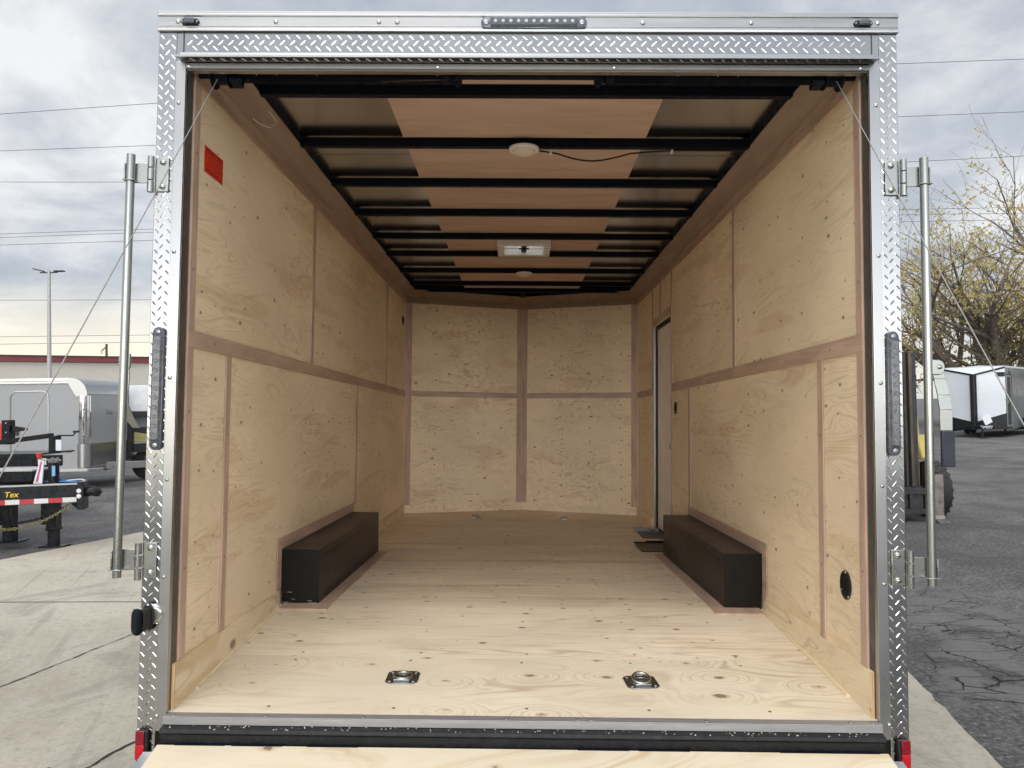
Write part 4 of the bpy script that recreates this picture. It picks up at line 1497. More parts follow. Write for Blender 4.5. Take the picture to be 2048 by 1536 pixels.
# grey enclosed car hauler
G = thing('enclosed_trailer', 'pale grey enclosed trailer with a rounded silver front corner, parked before the warehouse', 'trailer', (-9.14, 13.43, 0), RAD(5))
m = MB()
prof = [(-5.6, 0.46), (0.0, 0.46), (0.0, 1.98)]
prof += [(-0.32 + 0.32 * math.cos(RAD(t)), 2.03 + 0.32 * math.sin(RAD(t))) for t in range(0, 91, 10)]
prof += [(-5.6, 2.35)]
m.prism(prof, 'y', 0.0, 2.45)
gb = obj('body', m, M_paintg, G)
m = MB()
m.box(-5.6, -0.34, -0.018, -0.001, 2.255, 2.305)
m.box(-5.6, -0.34, -0.026, -0.001, 2.306, 2.372)
obj('roof_rail', m, M_alu, G, smooth=False, bev=0.004)
m = MB()
arc = [(-0.32 + 0.335 * math.cos(RAD(t)), 2.03 + 0.335 * math.sin(RAD(t))) for t in range(0, 91, 9)]
inn = [(-0.32 + 0.322 * math.cos(RAD(t)), 2.03 + 0.322 * math.sin(RAD(t))) for t in range(90, -1, -9)]
m.prism(arc + inn, 'y', 0.03, 2.42)
obj('roof_cap', m, M_alu, G)
m = MB()
m.prism([(-0.20, 1.97), (0.022, 1.97)] + [(-0.32 + 0.342 * math.cos(RAD(t)), 2.03 + 0.342 * math.sin(RAD(t))) for t in range(0, 91, 9)] + [(-0.36, 2.372), (-0.36, 2.25)], 'y', -0.03, 0.029)
obj('corner_cap', m, M_alud, G)
m = MB()
m.tube([(-0.07, 0.06, 0.97), (-0.07, 0.06, 1.99)], 0.125, 24)
obj('corner_post', m, M_chrome, G)
m = MB()
m.tube([(-0.07, 0.06, 0.47), (-0.07, 0.06, 0.969)], 0.132, 24)
obj('stone_guard', m, M_alud, G)
m = MB()
for k in range(14):
    m.box(0.001, 0.022, 0.2, 2.4, 0.50 + k * 0.034, 0.522 + k * 0.034)
obj('stone_guard', m, M_alud, G, smooth=False)
m = MB()
m.box(-5.6, 0.05, -0.06, 2.5, 0.385, 0.458)
m.prism([(0.05, -0.06), (0.05, 2.5), (0.3, 2.3), (0.3, 0.1)], 'z', 0.38, 0.455)
obj('bottom_rail', m, M_alu, G, smooth=False, bev=0.01)
m = MB()
for ya, yb in ((0.25, 1.15), (2.2, 1.30)):
    m.hexa([(0.3, ya, .40), (2.0, yb, .40), (2.0, yb + .1, .40), (0.3, ya + .1, .40)], [(0.3, ya, .56), (2.0, yb, .52), (2.0, yb + .1, .52), (0.3, ya + .1, .56)])
m.box(1.9, 2.35, 1.15, 1.35, .42, .52)
obj('tongue', m, M_alu, G, smooth=False, bev=0.006)
m = MB()
x0, x1, z0, z1, c = -1.53, -0.77, 0.47, 2.10, 0.13
P = [(x0, z0), (x1, z0), (x1, z1 - c)] + [(x1 - c + c * math.cos(RAD(t)), z1 - c + c * math.sin(RAD(t))) for t in range(15, 90, 15)] + [(x1 - c, z1), (x0 + c, z1)] + \
    [(x0 + c - c * math.sin(RAD(t)), z1 - c + c * math.cos(RAD(t))) for t in range(15, 90, 15)] + [(x0, z1 - c)]
m.prism(P, 'y', -0.006, -0.001)
gd = obj('door', m, M_paintg, G, smooth=False)
m = MB()
m.tube([(x, -0.008, z) for x, z in P], 0.014, 6, closed=True)
obj('frame', m, M_alu, gd)
m = MB()
m.box(x0 + 0.05, x0 + 0.17, -0.04, -0.0065, 1.18, 1.30)
obj('handle', m, M_dark, gd, bev=0.01)
m = MB()
m.box(-0.40, -0.32, -0.012, -0.001, 0.80, 0.83)
obj('side_marker', m, M_redp, G, bev=0.003)
m = MB()
m.box(0.001, 0.02, 0.95, 1.2, 1.60, 1.72)
obj('front_vent', m, M_alud, G, bev=0.004)
for x in (-2.6, -3.6):
    m = MB()
    m.lathe((x, 0.02, 0.34), (0, 1, 0), [(0.2, 0), (0.33, .01), (0.345, .05), (0.345, .18), (0.3, .2)], 24)
    obj('wheel', m, M_tyre, G)
m = MB()
m.tube([(2.05, 1.25, 0.0), (2.05, 1.25, 0.95)], 0.035, 10)
m.box(1.93, 2.17, 1.13, 1.37, 0.0, 0.02)
obj('jack', m, M_alud, G)
m = MB()
for s_ in (0.0, 0.13):
    m.tube([(1.75, 1.05 + s_, .42), (1.78, 1.0 + s_, .2), (1.9, 1.02 + s_, .12), (2.05, 1.1, .3)], 0.014, 5)
obj('safety_chain', m, M_zincd, G)

# black flatbed trailer: tongue, coupler, jacks, chains
F = thing('flatbed_trailer', 'black flatbed trailer tongue with yellow lettering and red and white reflective tape', 'trailer', (-5.364, 6.727, 0))


def beam(p0, p1, z0a, z1a, z0b, z1b, t):
    m = MB()
    a, b = Vector(p0), Vector(p1)
    d = (b - a).normalized()
    nn = Vector((-d.y, d.x)) * t
    q = [a, b, b + nn, a + nn]
    m.hexa([(q[0].x, q[0].y, z0a), (q[1].x, q[1].y, z0b), (q[2].x, q[2].y, z0b), (q[3].x, q[3].y, z0a)],
           [(q[0].x, q[0].y, z1a), (q[1].x, q[1].y, z1b), (q[2].x, q[2].y, z1b), (q[3].x, q[3].y, z1a)])
    return m


E0, E1 = Vector((0.0, 0.0)), Vector((-2.2, -0.62))
ed = (E1 - E0).normalized()
ang = math.atan2(-ed.y, -ed.x)           # beam direction seen left to right
beamo = obj('tongue_beam', beam(E0, E1, 0.545, 0.775, 0.545, 0.775, -0.07), M_blackp, F, bev=0.004)
obj('tongue_beam', beam((-0.05, 0.14), (-2.4, 0.62), 0.545, 0.775, 0.545, 0.775, -0.06), M_blackp, F, bev=0.004)
MF = Matrix.Translation((0, 0, 0)) @ Matrix.Rotation(ang, 4, 'Z')
m = MB()
m.box(-2.2, 0, -0.006, -0.0005, 0.76, 0.781, MF)
obj('top_flange', m, M_galvp, beamo, smooth=False)
x = -0.055
i = 0
while x > -2.1:
    m = MB()
    m.box(x - 0.152, x, -0.0042, -0.0008, 0.548, 0.606, MF)
    obj('tape', m, M_wht if i % 2 == 0 else M_rdt, beamo, smooth=False)
    x -= 0.154
    i += 1
MT = MF @ Matrix.Translation((-0.835, -0.002, 0.637)) @ Matrix.Rotation(RAD(90), 4, 'X')
text('lettering', 'Tex', 0.095, M_yel, beamo, MT, 0.001, shear=0.2, bold=0.0008)
m = MB()
m.box(-0.02, 0.05, -0.11, 0.12, 0.46, 0.80, MF)
m.prism([(-.02, .46), (-.02, .545), (-.13, .545)], 'y', -0.05, 0.06)
obj('coupler_plate', m, M_blackp, F, smooth=False, bev=0.006)
for z in (0.625, 0.69):
    m = MB()
    m.lathe(MF @ Vector((0.0, -0.111, z)), MF.to_3x3() @ Vector((0, -1, 0)), [(.028, 0), (.026, .008), (.012, .012)], 14)
    obj('bolt', m, M_wht, F)
m = MB()
m.tube([MF @ Vector(p) for p in ((0.04, 0.0, 0.66), (0.12, 0, 0.675), (0.18, 0.0, 0.655), (0.215, 0, 0.635))], [0.055, 0.06, 0.058, 0.035], 14)
m.tube([MF @ Vector(p) for p in ((0.06, -0.02, 0.71), (0.11, -0.02, 0.735), (0.17, -.02, 0.70))], 0.012, 8)
obj('coupler', m, M_blackp, F)
jx, jy = -0.355, 0.02
m = MB()
m.box(jx - .062, jx + .062, jy - .062, jy + .062, 0.20, 0.80)
m.box(jx - .068, jx + .068, jy - .068, jy + .068, 0.21, 0.235)
jk = obj('jack', m, M_blackp, F, bev=0.006)
m = MB()
m.box(jx - .05, jx + .05, jy - .05, jy + .05, 0.02, 0.1999)
m.box(jx - .14, jx + .16, jy - .09, jy + .09, 0.0, 0.0195)
obj('jack_foot', m, M_blackp, jk, bev=0.004)
m = MB()
m.cyl((jx, jy, 0.80), (jx, jy, 1.005), 0.062, 20)
m.cyl((jx, jy, 1.005), (jx, jy, 1.03), 0.066, 20)
obj('jack_tube', m, M_blackp, jk)
m = MB()
m.box(jx + .02, jx + .055, jy - .068, jy - .055, 0.87, 0.995)
obj('decal', m, M_bluel, jk, smooth=False)
m = MB()
for k in range(4):
    m.tube([(jx - .04 + k * .03, jy - .03, 1.03), (jx - .03 + k * .03, jy - .02, 1.075 + .015 * (k % 2)), (jx - .005 + k * .03, jy, 1.05)], 0.013, 6)
m.tube([(jx + .02, jy, 1.05), (jx - .12, jy - .03, 1.07), (jx - .155, jy - .03, 1.10)], 0.009, 6)
obj('crank', m, M_zinc, jk)
m = MB()
m.lathe((jx - .16, jy - .03, 1.075), (0, 0, 1), [(.02, 0), (.034, .05), (.036, .075), (.02, .08)], 12)
obj('crank_knob', m, M_redp, jk)
m = MB()
m.box(-1.55, -0.575, -0.05, 0.30, 0.80, 0.93)
tb = obj('tool_box', m, M_blackp, F, bev=0.008)
m = MB()
m.box(-1.56, -0.57, -0.06, 0.31, 0.931, 0.955)
obj('lid', m, M_galvp, tb, bev=0.004)
m = MB()
m.hexa([(-.58, -.03, .78), (-.47, -.03, .78), (-.47, -.01, .78), (-.58, -.01, .78)], [(-.50, -.02, 1.06), (-.45, -.02, 1.06), (-.45, -.005, 1.06), (-.50, -.005, 1.06)])
st2 = obj('paper_streamer', m, M_paper, F, smooth=False)
m = MB()
m.hexa([(-.545, -.0345, .80), (-.52, -.0345, .80), (-.52, -.0315, .80), (-.545, -.0315, .80)], [(-.488, -.0255, 1.05), (-.472, -.0255, 1.05), (-.472, -.0225, 1.05), (-.488, -.0225, 1.05)])
obj('stripe', m, M_pink, st2, smooth=False)
for k in range(5):
    m = MB()
    m.tube([(-.46 + k * .012, .03 + k * .02, .80 + k * .012), (-.30 + k * .02, .02 + k * .02, .795), (-.12 + k * .01, .06 + k * .012, .785)], 0.006, 5)
    obj('strap', m, M_blue, F)
m = MB()
m.tube([(-.24, .10, .80), (-.05, .09, .815), (0.0, .08, .80)], 0.008, 5)
obj('cord', m, M_wht, F)


def chain(pts, name, mat):
    m = MB()
    P = []
    for a, b in zip(pts[:-1], pts[1:]):
        a, b = Vector(a), Vector(b)
        k = max(1, round((b - a).length / 0.034))
        P += [a.lerp(b, i / k) for i in range(k)]
    P.append(Vector(pts[-1]))
    for i in range(len(P) - 1):
        c = (P[i] + P[i + 1]) / 2
        t = (P[i + 1] - P[i]).normalized()
        side = t.cross(Vector((0, 1, 0))).normalized() if i % 2 else Vector((0, 1, 0))
        m.tube([c + t * 0.026 * math.cos(2 * math.pi * j / 10) + side * 0.014 * math.sin(2 * math.pi * j / 10) for j in range(10)], 0.0052, 5, closed=True)
    obj(name, m, mat, F)


def hang(a, b, sag, n=14):
    a, b = Vector(a), Vector(b)
    return [a.lerp(b, i / n) - Vector((0, 0, sag * 4 * (i / n) * (1 - i / n))) for i in range(n + 1)]


chain(hang((-.08, -.08, .53), (-1.25, -.30, .44), .16), 'safety_chain', M_blackp)
chain(hang((-.06, -.12, .53), (-1.25, -.36, .40), .20), 'safety_chain', M_goldz)
m = MB()
m.box(-0.90, -0.78, -0.12, 0.0, 0.10, 0.545)
m.box(-0.95, -0.68, -0.16, 0.05, 0.08, 0.0999)
obj('jack', m, M_blackp, F, bev=0.004)
m = MB()
m.box(-2.6, -1.0, -0.85, 0.75, 0.62, 0.74)
obj('deck', m, M_blackp, F, smooth=False)

# second black trailer behind it with white letters, and a red one's hitch at the picture edge
B2 = thing('utility_trailer', 'black trailer front with white letters MI standing behind the flatbed tongue', 'trailer', (-7.15, 8.55, 0))
m = MB()
m.box(-1.4, 0.42, 0.0, 0.06, 0.86, 1.02)
m.box(-1.4, 0.10, 0.02, 0.9, 1.021, 1.045)
sb = obj('side_rail', m, M_blackp, B2, bev=0.004)
text('lettering', 'MI', 0.125, M_wht, sb, Matrix.Translation((0.085, -0.003, 0.885)) @ Matrix.Rotation(RAD(90), 4, 'X'), 0.001, bold=0.006)
m = MB()
m.hexa([(-1.3, .1, 1.10), (0.2, .1, 1.27), (0.2, .2, 1.27), (-1.3, .2, 1.10)], [(-1.3, .1, 1.16), (0.2, .1, 1.34), (0.2, .2, 1.34), (-1.3, .2, 1.16)])
m.box(0.18, 0.30, .1, .22, 1.05, 1.30)
m.tube([(0.28, .15, 1.30), (0.52, .15, 1.30), (0.56, .15, 1.35)], 0.012, 6)
obj('winch_post', m, M_blackp, B2, bev=0.004)
m = MB()
m.box(0.53, 0.60, .12, .18, 1.34, 1.37)
obj('crank_grip', m, M_rubber, B2, bev=0.004)
m = MB()
m.box(0.30, 0.38, .08, .1, 1.08, 1.24)
obj('paper_tag', m, M_paper, B2, smooth=False)
for x in (-0.6, 0.1):
    m = MB()
    m.box(x, x + .09, 0.04, 0.13, 0.0, 0.859)
    obj('leg', m, M_blackp, B2, bev=0.004)
B3 = thing('equipment_trailer', 'red trailer nose with a black hitch at the left picture edge', 'trailer', (-7.75, 8.75, 0))
m = MB()
m.box(-1.6, 0.02, 0.0, 0.10, 1.20, 1.50)
obj('nose_frame', m, M_redp, B3, bev=0.006)
m = MB()
m.box(0.021, 0.14, -0.02, 0.12, 1.18, 1.545)
m.hexa([(0.14, .02, 1.36), (0.36, .03, 1.385), (0.36, .08, 1.385), (0.14, .09, 1.36)], [(0.14, .02, 1.46), (0.36, .03, 1.42), (0.36, .08, 1.42), (0.14, .09, 1.46)])
obj('hitch', m, M_blackp, B3, bev=0.006)
for z in (1.22, 1.36, 1.50):
    m = MB()
    m.lathe((.09, -.021, z), (0, -1, 0), [(.014, 0), (.01, .006)], 10)
    obj('bolt', m, M_zinc, B3)
m = MB()
m.box(-0.5, -0.38, 0.0, 0.1, 0.0, 1.199)
obj('leg', m, M_blackp, B3, bev=0.004)

# yellow and black yard machine seen between lock bar and frame
Q = thing('yard_machine', 'yellow and black yard machine with a scuffed white panel, glimpsed beside the left frame post', 'machine', (-8.9, 15.55, 0))
m = MB()
m.box(-0.42, 1.3, -0.05, 0.0, 1.64, 2.26)
wp = obj('panel', m, pmat('scuffed white panel', (0.74, 0.76, 0.78), 0.45, var=0.08, scale=8, grime=0.2), Q, bev=0.006)
m = MB()
m.box(-0.42, 1.3, -0.10, 0.9, 1.50, 1.636)
m.box(-0.42, -0.32, -0.12, 0.0, 0.66, 1.50)
m.box(1.2, 1.3, -0.12, 0.0, 0.3, 1.50)
m.box(-0.32, 1.2, 0.02, 0.8, 1.05, 1.26)
m.box(-0.32, 1.2, -0.02, 0.5, 0.66, 0.86)
obj('frame', m, M_dark, Q, bev=0.008)
m = MB()
m.box(-0.32, 1.2, 0.05, 0.06, 1.26, 1.50)
obj('window', m, pmat('grey glass', (0.20, 0.22, 0.25), 0.1), Q, smooth=False)
m = MB()
m.box(-0.30, 1.2, -0.03, 0.4, 0.90, 1.0)
m.prism([(-0.30, 1.0), (0.5, 1.0), (-0.30, 1.14)], 'y', -0.03, 0.2)
m.box(0.05, 0.3, -0.04, -0.021, 0.70, 0.82)
obj('boom', m, pmat('machine yellow', (0.42, 0.39, 0.17), 0.45, var=0.1), Q, bev=0.01)
for x in (-0.1, 1.1):
    m = MB()
    m.lathe((x, 0.1, 0.36), (0, 1, 0), [(0.2, 0), (0.34, .02), (0.36, .06), (0.36, .22), (0.3, .25)], 20)
    obj('wheel', m, M_tyre, Q)

# ------------------------------------------------------------------ right of the trailer: forklift
K = thing('forklift', 'yellow forklift with black mast and forks facing the camera, right of the trailer', 'forklift', (5.05, 7.55, 0))
M_fy = pmat('forklift yellow', (0.50, 0.40, 0.115), 0.42, var=0.12, scale=6, grime=0.25)
M_mast = pmat('mast steel', (0.035, 0.036, 0.040), 0.42, 0.3, var=0.3, scale=10)
M_rust = pmat('worn mast steel', (0.10, 0.075, 0.058), 0.5, 0.4, var=0.35, scale=9, stretch=(1, 1, .3))
for sx in (-1, 1):
    for xo, yo, zt_, mm in ((0.10, 0.05, 2.255, M_mast), (0.155, 0.01, 2.255, M_rust), (0.20, 0.05, 2.19, M_mast), (0.255, 0.10, 2.24, M_mast)):
        m = MB()
        xs = sorted((sx * xo, sx * (xo + 0.042)))
        m.box(xs[0], xs[1], yo, yo + 0.13, 0.46, zt_)
        obj('mast_rail', m, mm, K, bev=0.006)
m = MB()
m.cyl((0.0, .1, .5), (0.0, .1, 2.1), 0.035, 12)
obj('lift_cylinder', m, M_zincd, K)
m = MB()
m.box(-0.45, 0.45, -0.03, 0.009, 0.36, 0.44)
m.box(-0.45, 0.45, -0.03, 0.009, 0.10, 0.17)
for x in (-.42, -.15, .1, .38):
    m.box(x, x + .04, -.029, .008, .171, .359)
m.box(-0.30, 0.30, .02, .3, .12, .46)
obj('carriage', m, M_mast, K, bev=0.006)
for sx in (-1, 1):
    m = MB()
    xs = sorted((sx * 0.385, sx * 0.52))
    pr = [(-0.075, 0.62), (-0.031, 0.62), (-0.031, 0.03), (-0.06, 0.003), (-0.22, 0.003), (-0.22, 0.014), (-0.10, 0.05), (-0.075, 0.09)]
    m.prism(pr, 'x', xs[0], xs[1])
    obj('fork', m, pmat('fork steel', (0.24, 0.215, 0.20), 0.38, 0.7, var=0.2, scale=10), K, bev=0.004, smooth=False)
    for y, r in ((0.40, 0.375), (1.7, 0.30)):
        m = MB()
        xa = 0.50
        m.lathe((sx * xa, y, r), (sx, 0, 0), [(r * .5, 0), (r * .92, .0), (r, .03), (r, .19), (r * .9, .22), (r * .5, .22)], 32)
        for k in range(22):
            a = 2 * math.pi * k / 22
            c = Vector((sx * (xa + .11), y + (r + .004) * math.cos(a), r + (r + .004) * math.sin(a)))
            Mx = Matrix.Translation(c) @ Matrix.Rotation(a - math.pi / 2, 4, 'X') @ Matrix.Rotation(RAD(22), 4, 'Z')
            m.box(-.10, .10, -.020, .020, -.012, .004, Mx)
        wh = obj('wheel', m, M_tyre, K)
        m = MB()
        m.lathe((sx * (xa + .22), y, r), (sx, 0, 0), [(r * .5, 0), (r * .45, -.03), (r * .15, .01), (0, .012)], 24)
        obj('rim', m, M_fy, wh)
m = MB()
m.box(-0.48, 0.48, 0.42, 2.1, 0.40, 0.80)
m.prism([(0.55, 0.80), (2.1, 0.80), (2.1, 1.12), (0.95, 1.12)], 'x', 0.30, 0.52)
m.prism([(1.1, 0.80), (2.2, 0.80), (2.2, 1.15), (1.1, 1.15)], 'x', -0.50, 0.299)
m.prism([(0.28, 0.80), (0.62, 0.80), (0.62, 1.12), (0.42, 1.12)], 'x', 0.44, 0.60)
obj('body', m, M_fy, K, bev=0.02)
m = MB()
for sx in (-1, 1):
    m.tube([(sx * .46, .45, 1.1), (sx * .44, .55, 2.12), (sx * .44, 1.75, 2.16), (sx * .46, 2.0, 1.1)], 0.035, 8)
for y in (.7, .95, 1.2, 1.45, 1.7):
    m.box(-.44, .44, y, y + .05, 2.12, 2.16)
m.box(-.46, .50, .50, .56, 2.10, 2.18)
obj('overhead_guard', m, M_fy, K, bev=0.004)
m = MB()
m.box(-.25, .25, 1.2, 1.7, 1.13, 1.28)
m.box(-.25, .25, 1.62, 1.75, 1.28, 1.75)
obj('seat', m, M_rubber, K, bev=0.04)
m = MB()
n = 22
m.tube([(0.17 * math.cos(2 * math.pi * i / n), 0.95 + .08 * math.sin(2 * math.pi * i / n), 1.42 + .14 * math.sin(2 * math.pi * i / n)) for i in range(n)], .014, 6, closed=True)
m.tube([(0, .82, 1.1), (0, .95, 1.42)], .02, 8)
obj('steering_wheel', m, M_rubber, K)
for sx in (-1, 1):
    m = MB()
    m.lathe((sx * .40, .48, 1.93), (0, -1, 0), [(.07, 0), (.075, .05), (.05, .055)], 16)
    obj('work_lamp', m, M_mast, K)

# white and black V-nosed cargo trailer
M_vw = pmat('white panel', (0.60, 0.64, 0.69), 0.32, var=0.03, scale=1, coat=0.3)
M_vb = pmat('black panel', (0.009, 0.011, 0.014), 0.35, var=0.1, scale=2, spec=0.25)
M_vg = pmat('charcoal panel', (0.075, 0.088, 0.10), 0.34, var=0.05, scale=2, coat=0.3)
N = thing('v_nose_trailer', 'white and black cargo trailer with a pointed nose parked across the yard', 'trailer', (17.9, 27.5, 0))
ax = Vector((0.70, 0.715)).normalized()
pp = Vector((ax.y, -ax.x))
ap = Vector((0, 0))
RC = ap + ax * 0.40 + pp * 1.0
LC = ap + ax * 0.40 - pp * 1.12


def vwall(name, a, b, z0, z1a, z1b, mat, o0=0.0, o1=0.05, z0b=None, par=None, s0=0.0, s1=1.0):
    d = (b - a).normalized()
    nn = Vector((d.y, -d.x))
    A, B_ = a + (b - a) * s0, a + (b - a) * s1
    z0b = z0 if z0b is None else z0b
    m = MB()
    q = [A - nn * o1, B_ - nn * o1, B_ - nn * o0, A - nn * o0]
    m.hexa([(q[0].x, q[0].y, z0), (q[1].x, q[1].y, z0b), (q[2].x, q[2].y, z0b), (q[3].x, q[3].y, z0)],
           [(q[0].x, q[0].y, z1a), (q[1].x, q[1].y, z1b), (q[2].x, q[2].y, z1b), (q[3].x, q[3].y, z1a)])
    return obj(name, m, mat, par or N, smooth=False)


ZL = 0.32
# nose faces: black skirt below a sloping line, white above; side walls
vwall('nose_panel', LC, ap, 0.87, 2.68, 2.42, M_vw, z0b=0.60)
vwall('nose_panel', ap, RC, 0.60, 2.42, 2.70, M_vw, z0b=0.95)
vwall('nose_skirt', LC, ap, ZL, 0.868, 0.598, M_vb)
vwall('nose_skirt', ap, RC, ZL, 0.598, 0.948, M_vb)
m = MB()
m.tube([(*(ap - ax * 0.02), ZL), (*(ap - ax * 0.02), 2.45)], 0.12, 10)
obj('nose_trim', m, M_vb, N)
for a, b, za, zb2 in ((LC, ap, 2.68, 2.42), (ap, RC, 2.42, 2.70)):
    vwall('roof_trim', a, b, za + .002, za + .07, zb2 + .07, M_vb, -0.02, 0.06, z0b=zb2 + .002)
RR, LR = RC + ax * 6.5, LC + ax * 6.5
vwall('side_wall', RC, RR, ZL, 2.72, 2.72, M_vg)
vwall('side_wall', LR, LC, ZL, 2.72, 2.72, M_vw)
vwall('rear_wall', RR, LR, ZL, 2.72, 2.72, M_vg)
m = MB()
m.add([(*LC, 2.755), (*ap, 2.495), (*RC, 2.775), (*(ap + ax * .9), 2.86)], [(0, 1, 2, 3)])
m.hexa([(*LC, 2.725), (*RC, 2.725), (*RR, 2.725), (*LR, 2.725)], [(*LC, 2.80), (*RC, 2.80), (*RR, 2.80), (*LR, 2.80)])
obj('roof', m, M_vw, N, smooth=False)
vwall('corner_panel', RC, RR, ZL, 2.5, 2.5, M_vb, -0.012, -0.001, s0=0.0, s1=0.155)
vd = vwall('side_door', RC, RR, 0.50, 2.36, 2.36, M_vb, -0.022, -0.0125, s0=0.02, s1=0.105)
for s0, s1, z0, z1 in ((0.004, 0.018, .42, 2.42), (0.107, 0.12, .42, 2.42), (0.018, .107, 2.37, 2.42), (0.018, .107, .42, .49)):
    vwall('door_frame', RC, RR, z0, z1, z1, M_alu, -0.03, -0.0125, par=vd, s0=s0, s1=s1)
vwall('handle', RC, RR, 1.32, 1.45, 1.45, M_alu, -0.05, -0.023, par=vd, s0=0.022, s1=0.03)
vwall('stone_guard', RC, RR, 0.36, 1.0, 1.0, M_alud, -0.02, -0.0125, s0=0.13, s1=0.155)
m = MB()
p = RC + ax * .72 + pp * .005
m.lathe((p.x, p.y, 2.60), (pp.x, pp.y, 0), [(.085, 0), (.08, .03), (.03, .045)], 16)
obj('side_lamp', m, M_lensc, N)
vwall('name_plate', ap, RC, 2.38, 2.55, 2.55, M_vb, -0.03, -0.001, s0=0.72, s1=0.99)
m = MB()
for s_ in (-1, 1):
    m.tube([(*(ap + ax * .35 + pp * s_ * .6), .40), (*(ap - ax * .40 + pp * .42), .44)], 0.05, 6)
jp = ap - ax * .40 + pp * .36
m.tube([(*jp, .0), (*jp, .62)], 0.04, 10)
m.box(jp.x - .14, jp.x + .14, jp.y - .14, jp.y + .14, 0, .02)
obj('tongue', m, M_vb, N)
m = MB()
c = ap - ax * 0.38 + pp * .45
Mx = Matrix.Translation((c.x + .05, c.y - .05, .72)) @ Matrix.Rotation(RAD(-25), 4, 'Y')
m.box(-.15, .15, -.01, .01, -.17, .17, Mx)
obj('paper_tag', m, M_paper, N, smooth=False)
m = MB()
for k in range(7):
    m.tube([(c.x - .2 + .05 * k, c.y - .04, .50 - .02 * k), (c.x - .12 + .05 * k, c.y - .07, .38 + .03 * (k % 3)), (c.x + .02 + .04 * k, c.y - .04, .47)], .018, 5)
obj('cable_bundle', m, pmat('bundled cord', (.35, .36, .38), .5, var=.5, scale=20), N)
for d0 in (3.4, 4.3):
    for s_ in (-1, 1):
        m = MB()
        q = ap + ax * d0 + pp * s_ * 1.0
        m.lathe((q.x, q.y, .36), (pp.x * s_, pp.y * s_, 0), [(.2, 0), (.34, .02), (.36, .05), (.36, .17), (.3, .19)], 20)
        obj('wheel', m, M_tyre, N)
m = MB()
for s_ in (-.9, .9):
    q0, q1 = ap + ax * .6 + pp * s_, ap + ax * 7 + pp * s_
    m.tube([(q0.x, q0.y, .28), (q1.x, q1.y, .28)], .06, 6)
obj('chassis', m, M_vb, N)


# ------------------------------------------------------------------ trees and shrubs
def leaf_mat(name, cols):
    m, nt, b, oc = base_mat(name)
    nz = nt.noise(oc, 1.1, 3.0, 0.6)
    n2 = nt.noise(oc, 23.0, 1.0)
    c = nt.mix(nt.rng(nz, 0.36, 0.64), cols[0], cols[1])
    c = nt.mix(nt.rng(n2, 0.5, 0.7), c, cols[2])
    nt.put(b.inputs['Base Color'], c)
    b.inputs['Roughness'].default_value = 0.7
    b.inputs['Specular IOR Level'].default_value = 0.2
    tr_ = nt.n('ShaderNodeBsdfTranslucent')
    nt.put(tr_.inputs[0], c)
    mx = nt.n('ShaderNodeMixShader')
    mx.inputs[0].default_value = 0.6
    nt.t.links.new(b.outputs[0], mx.inputs[1])
    nt.t.links.new(tr_.outputs[0], mx.inputs[2])
    out = [q for q in nt.t.nodes if q.bl_idname == 'ShaderNodeOutputMaterial'][0]
    nt.t.links.new(mx.outputs[0], out.inputs[0])
    return m


M_bark = pmat('bark', (0.12, 0.10, 0.085), 0.9, var=0.35, scale=3, stretch=(4, 4, 1))
M_autumn = leaf_mat('autumn leaves', ((0.46, 0.44, 0.16), (0.64, 0.48, 0.20), (0.68, 0.57, 0.30)))
M_olive = leaf_mat('dry shrub leaves', ((0.10, 0.11, 0.045), (0.26, 0.235, 0.14), (0.32, 0.28, 0.17)))
M_dkgreen = leaf_mat('yellowing leaves', ((0.05, 0.055, 0.018), (0.14, 0.12, 0.022), (0.22, 0.17, 0.04)))


def leaf_quads(m, p, r, count, size, rg):
    for _ in range(count):
        c = p + Vector((rg.gauss(0, r), rg.gauss(0, r), rg.gauss(0, r)))
        a = Vector((rg.gauss(0, 1), rg.gauss(0, 1), rg.gauss(0, 1))).normalized()
        b = a.orthogonal().normalized()
        s_ = size * rg.uniform(0.6, 1.4)
        b2 = a.cross(b)
        m.add([c - b * s_, c + b2 * s_ * .5, c + b * s_, c - b2 * s_ * .5], [(0, 1, 2, 3)])


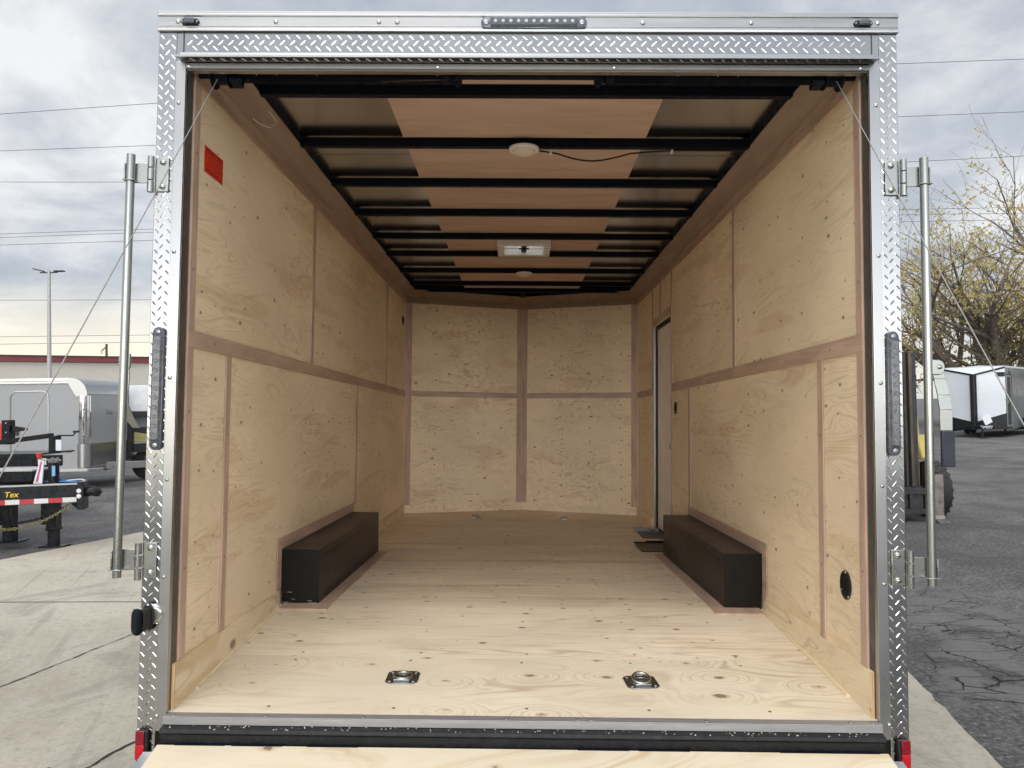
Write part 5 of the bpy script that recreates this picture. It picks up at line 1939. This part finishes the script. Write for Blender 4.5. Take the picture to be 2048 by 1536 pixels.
def tree(name, label, loc, H, stems, seed, leafy, mat, spread=0.62, trunk_r=0.34, up=0.30, leaf=0.07, cat='tree', depth=5, bias=(0, 0)):
    rg = random.Random(seed)
    t = thing(name, label, cat, loc)
    wood, lv = MB(), MB()

    def grow(p, d, L, r, lev):
        n = 5
        pts, rs = [p.copy()], [r]
        q = p.copy()
        dd = d.copy()
        for i in range(n):
            dd = (dd + Vector((rg.gauss(0, .10), rg.gauss(0, .10), rg.gauss(0, .06) + up * .10)) * (1.0 if lev else .6)).normalized()
            q = q + dd * L / n
            pts.append(q.copy())
            rs.append(r * (1 - .55 * (i + 1) / n))
        wood.tube(pts, [max(.006, x) for x in rs], 7 if lev < 2 else 4 if lev < 3 else 3, caps=False)
        if lev >= depth:
            return
        kids = (4 if lev < depth - 1 else 3)
        for k in range(kids):
            f = rg.uniform(.28, 1.0) if k else 1.0
            i = min(n, max(1, int(f * n)))
            b = pts[i]
            rad = rs[i]
            side = Vector((rg.gauss(0, 1), rg.gauss(0, 1), rg.gauss(0, .55))).normalized()
            nd = (dd * (1 - spread * .55) + side * spread).normalized()
            nL = L * rg.uniform(.50, .80) * (1.0 if k else 1.05)
            grow(b, nd, nL, rad * rg.uniform(.6, .85), lev + 1)
        if lev >= depth - 1:
            for i in (2, 3, 4, 5):
                if rg.random() < leafy:
                    leaf_quads(lv, pts[i], .24, rg.randint(4, 12), leaf, rg)

    for k in range(stems):
        a = 2 * math.pi * (k + rg.uniform(-.3, .3)) / stems
        tilt = (0.2, 1.5, 0.9, 1.25, 0.45, 1.35, 0.7, 1.0, 0.3)[k % 9] if stems > 1 else .05
        d = Vector((math.cos(a) * tilt + bias[0], math.sin(a) * tilt + bias[1], 1)).normalized()
        grow(Vector((math.cos(a) * .25, math.sin(a) * .25, 0)) if stems > 1 else Vector((0, 0, 0)), d, H * rg.uniform(.30, .40), trunk_r * rg.uniform(.7, 1.0), 0)
    if stems > 1:
        wood.tube([(0, 0, -.1), (0, 0, 1.6)], [trunk_r * 2.2, trunk_r * 1.6], 10)
    obj('trunk', wood, M_bark, t, fix=False)
    cr = obj('crown', lv, mat, t, fix=False, smooth=False)
    return t


tree('deciduous_tree', 'large spreading autumn tree, half bare, with many limbs from one base', (27.2, 39.6, 0), 18.0, 9, 21, 0.8, M_autumn, trunk_r=0.44, leaf=0.105, depth=4, spread=0.62, up=0.38)


def shrub(name, label, loc, r, h, mat, seed, count):
    rg = random.Random(seed)
    t = thing(name, label, 'shrub', loc, 0.0, 'shrubs behind the white nosed trailer')
    wood, lv = MB(), MB()
    for k in range(16):
        a = rg.uniform(0, 6.28)
        tip = Vector((math.cos(a) * r * rg.uniform(.3, 1), math.sin(a) * r * rg.uniform(.3, 1), h * rg.uniform(.7, 1)))
        wood.tube([(0, 0, 0), tip * .5 + Vector((0, 0, h * .12)), tip], [.05, .03, .01], 4)
        for f in (.35, .55, .75, .9, 1.0):
            leaf_quads(lv, tip * f, r * .17, count, .07, rg)
    obj('stem', wood, M_bark, t, fix=False)
    obj('foliage', lv, mat, t, fix=False, smooth=False)


shrub('shrub', 'pale dry olive shrub rising behind the white nosed trailer', (24.1, 35.6, 0), 1.5, 4.1, M_olive, 2, 16)
shrub('shrub', 'dark yellow green shrub at the right picture edge behind the trailer', (26.4, 36.6, 0), 1.5, 4.1, M_dkgreen, 3, 16)
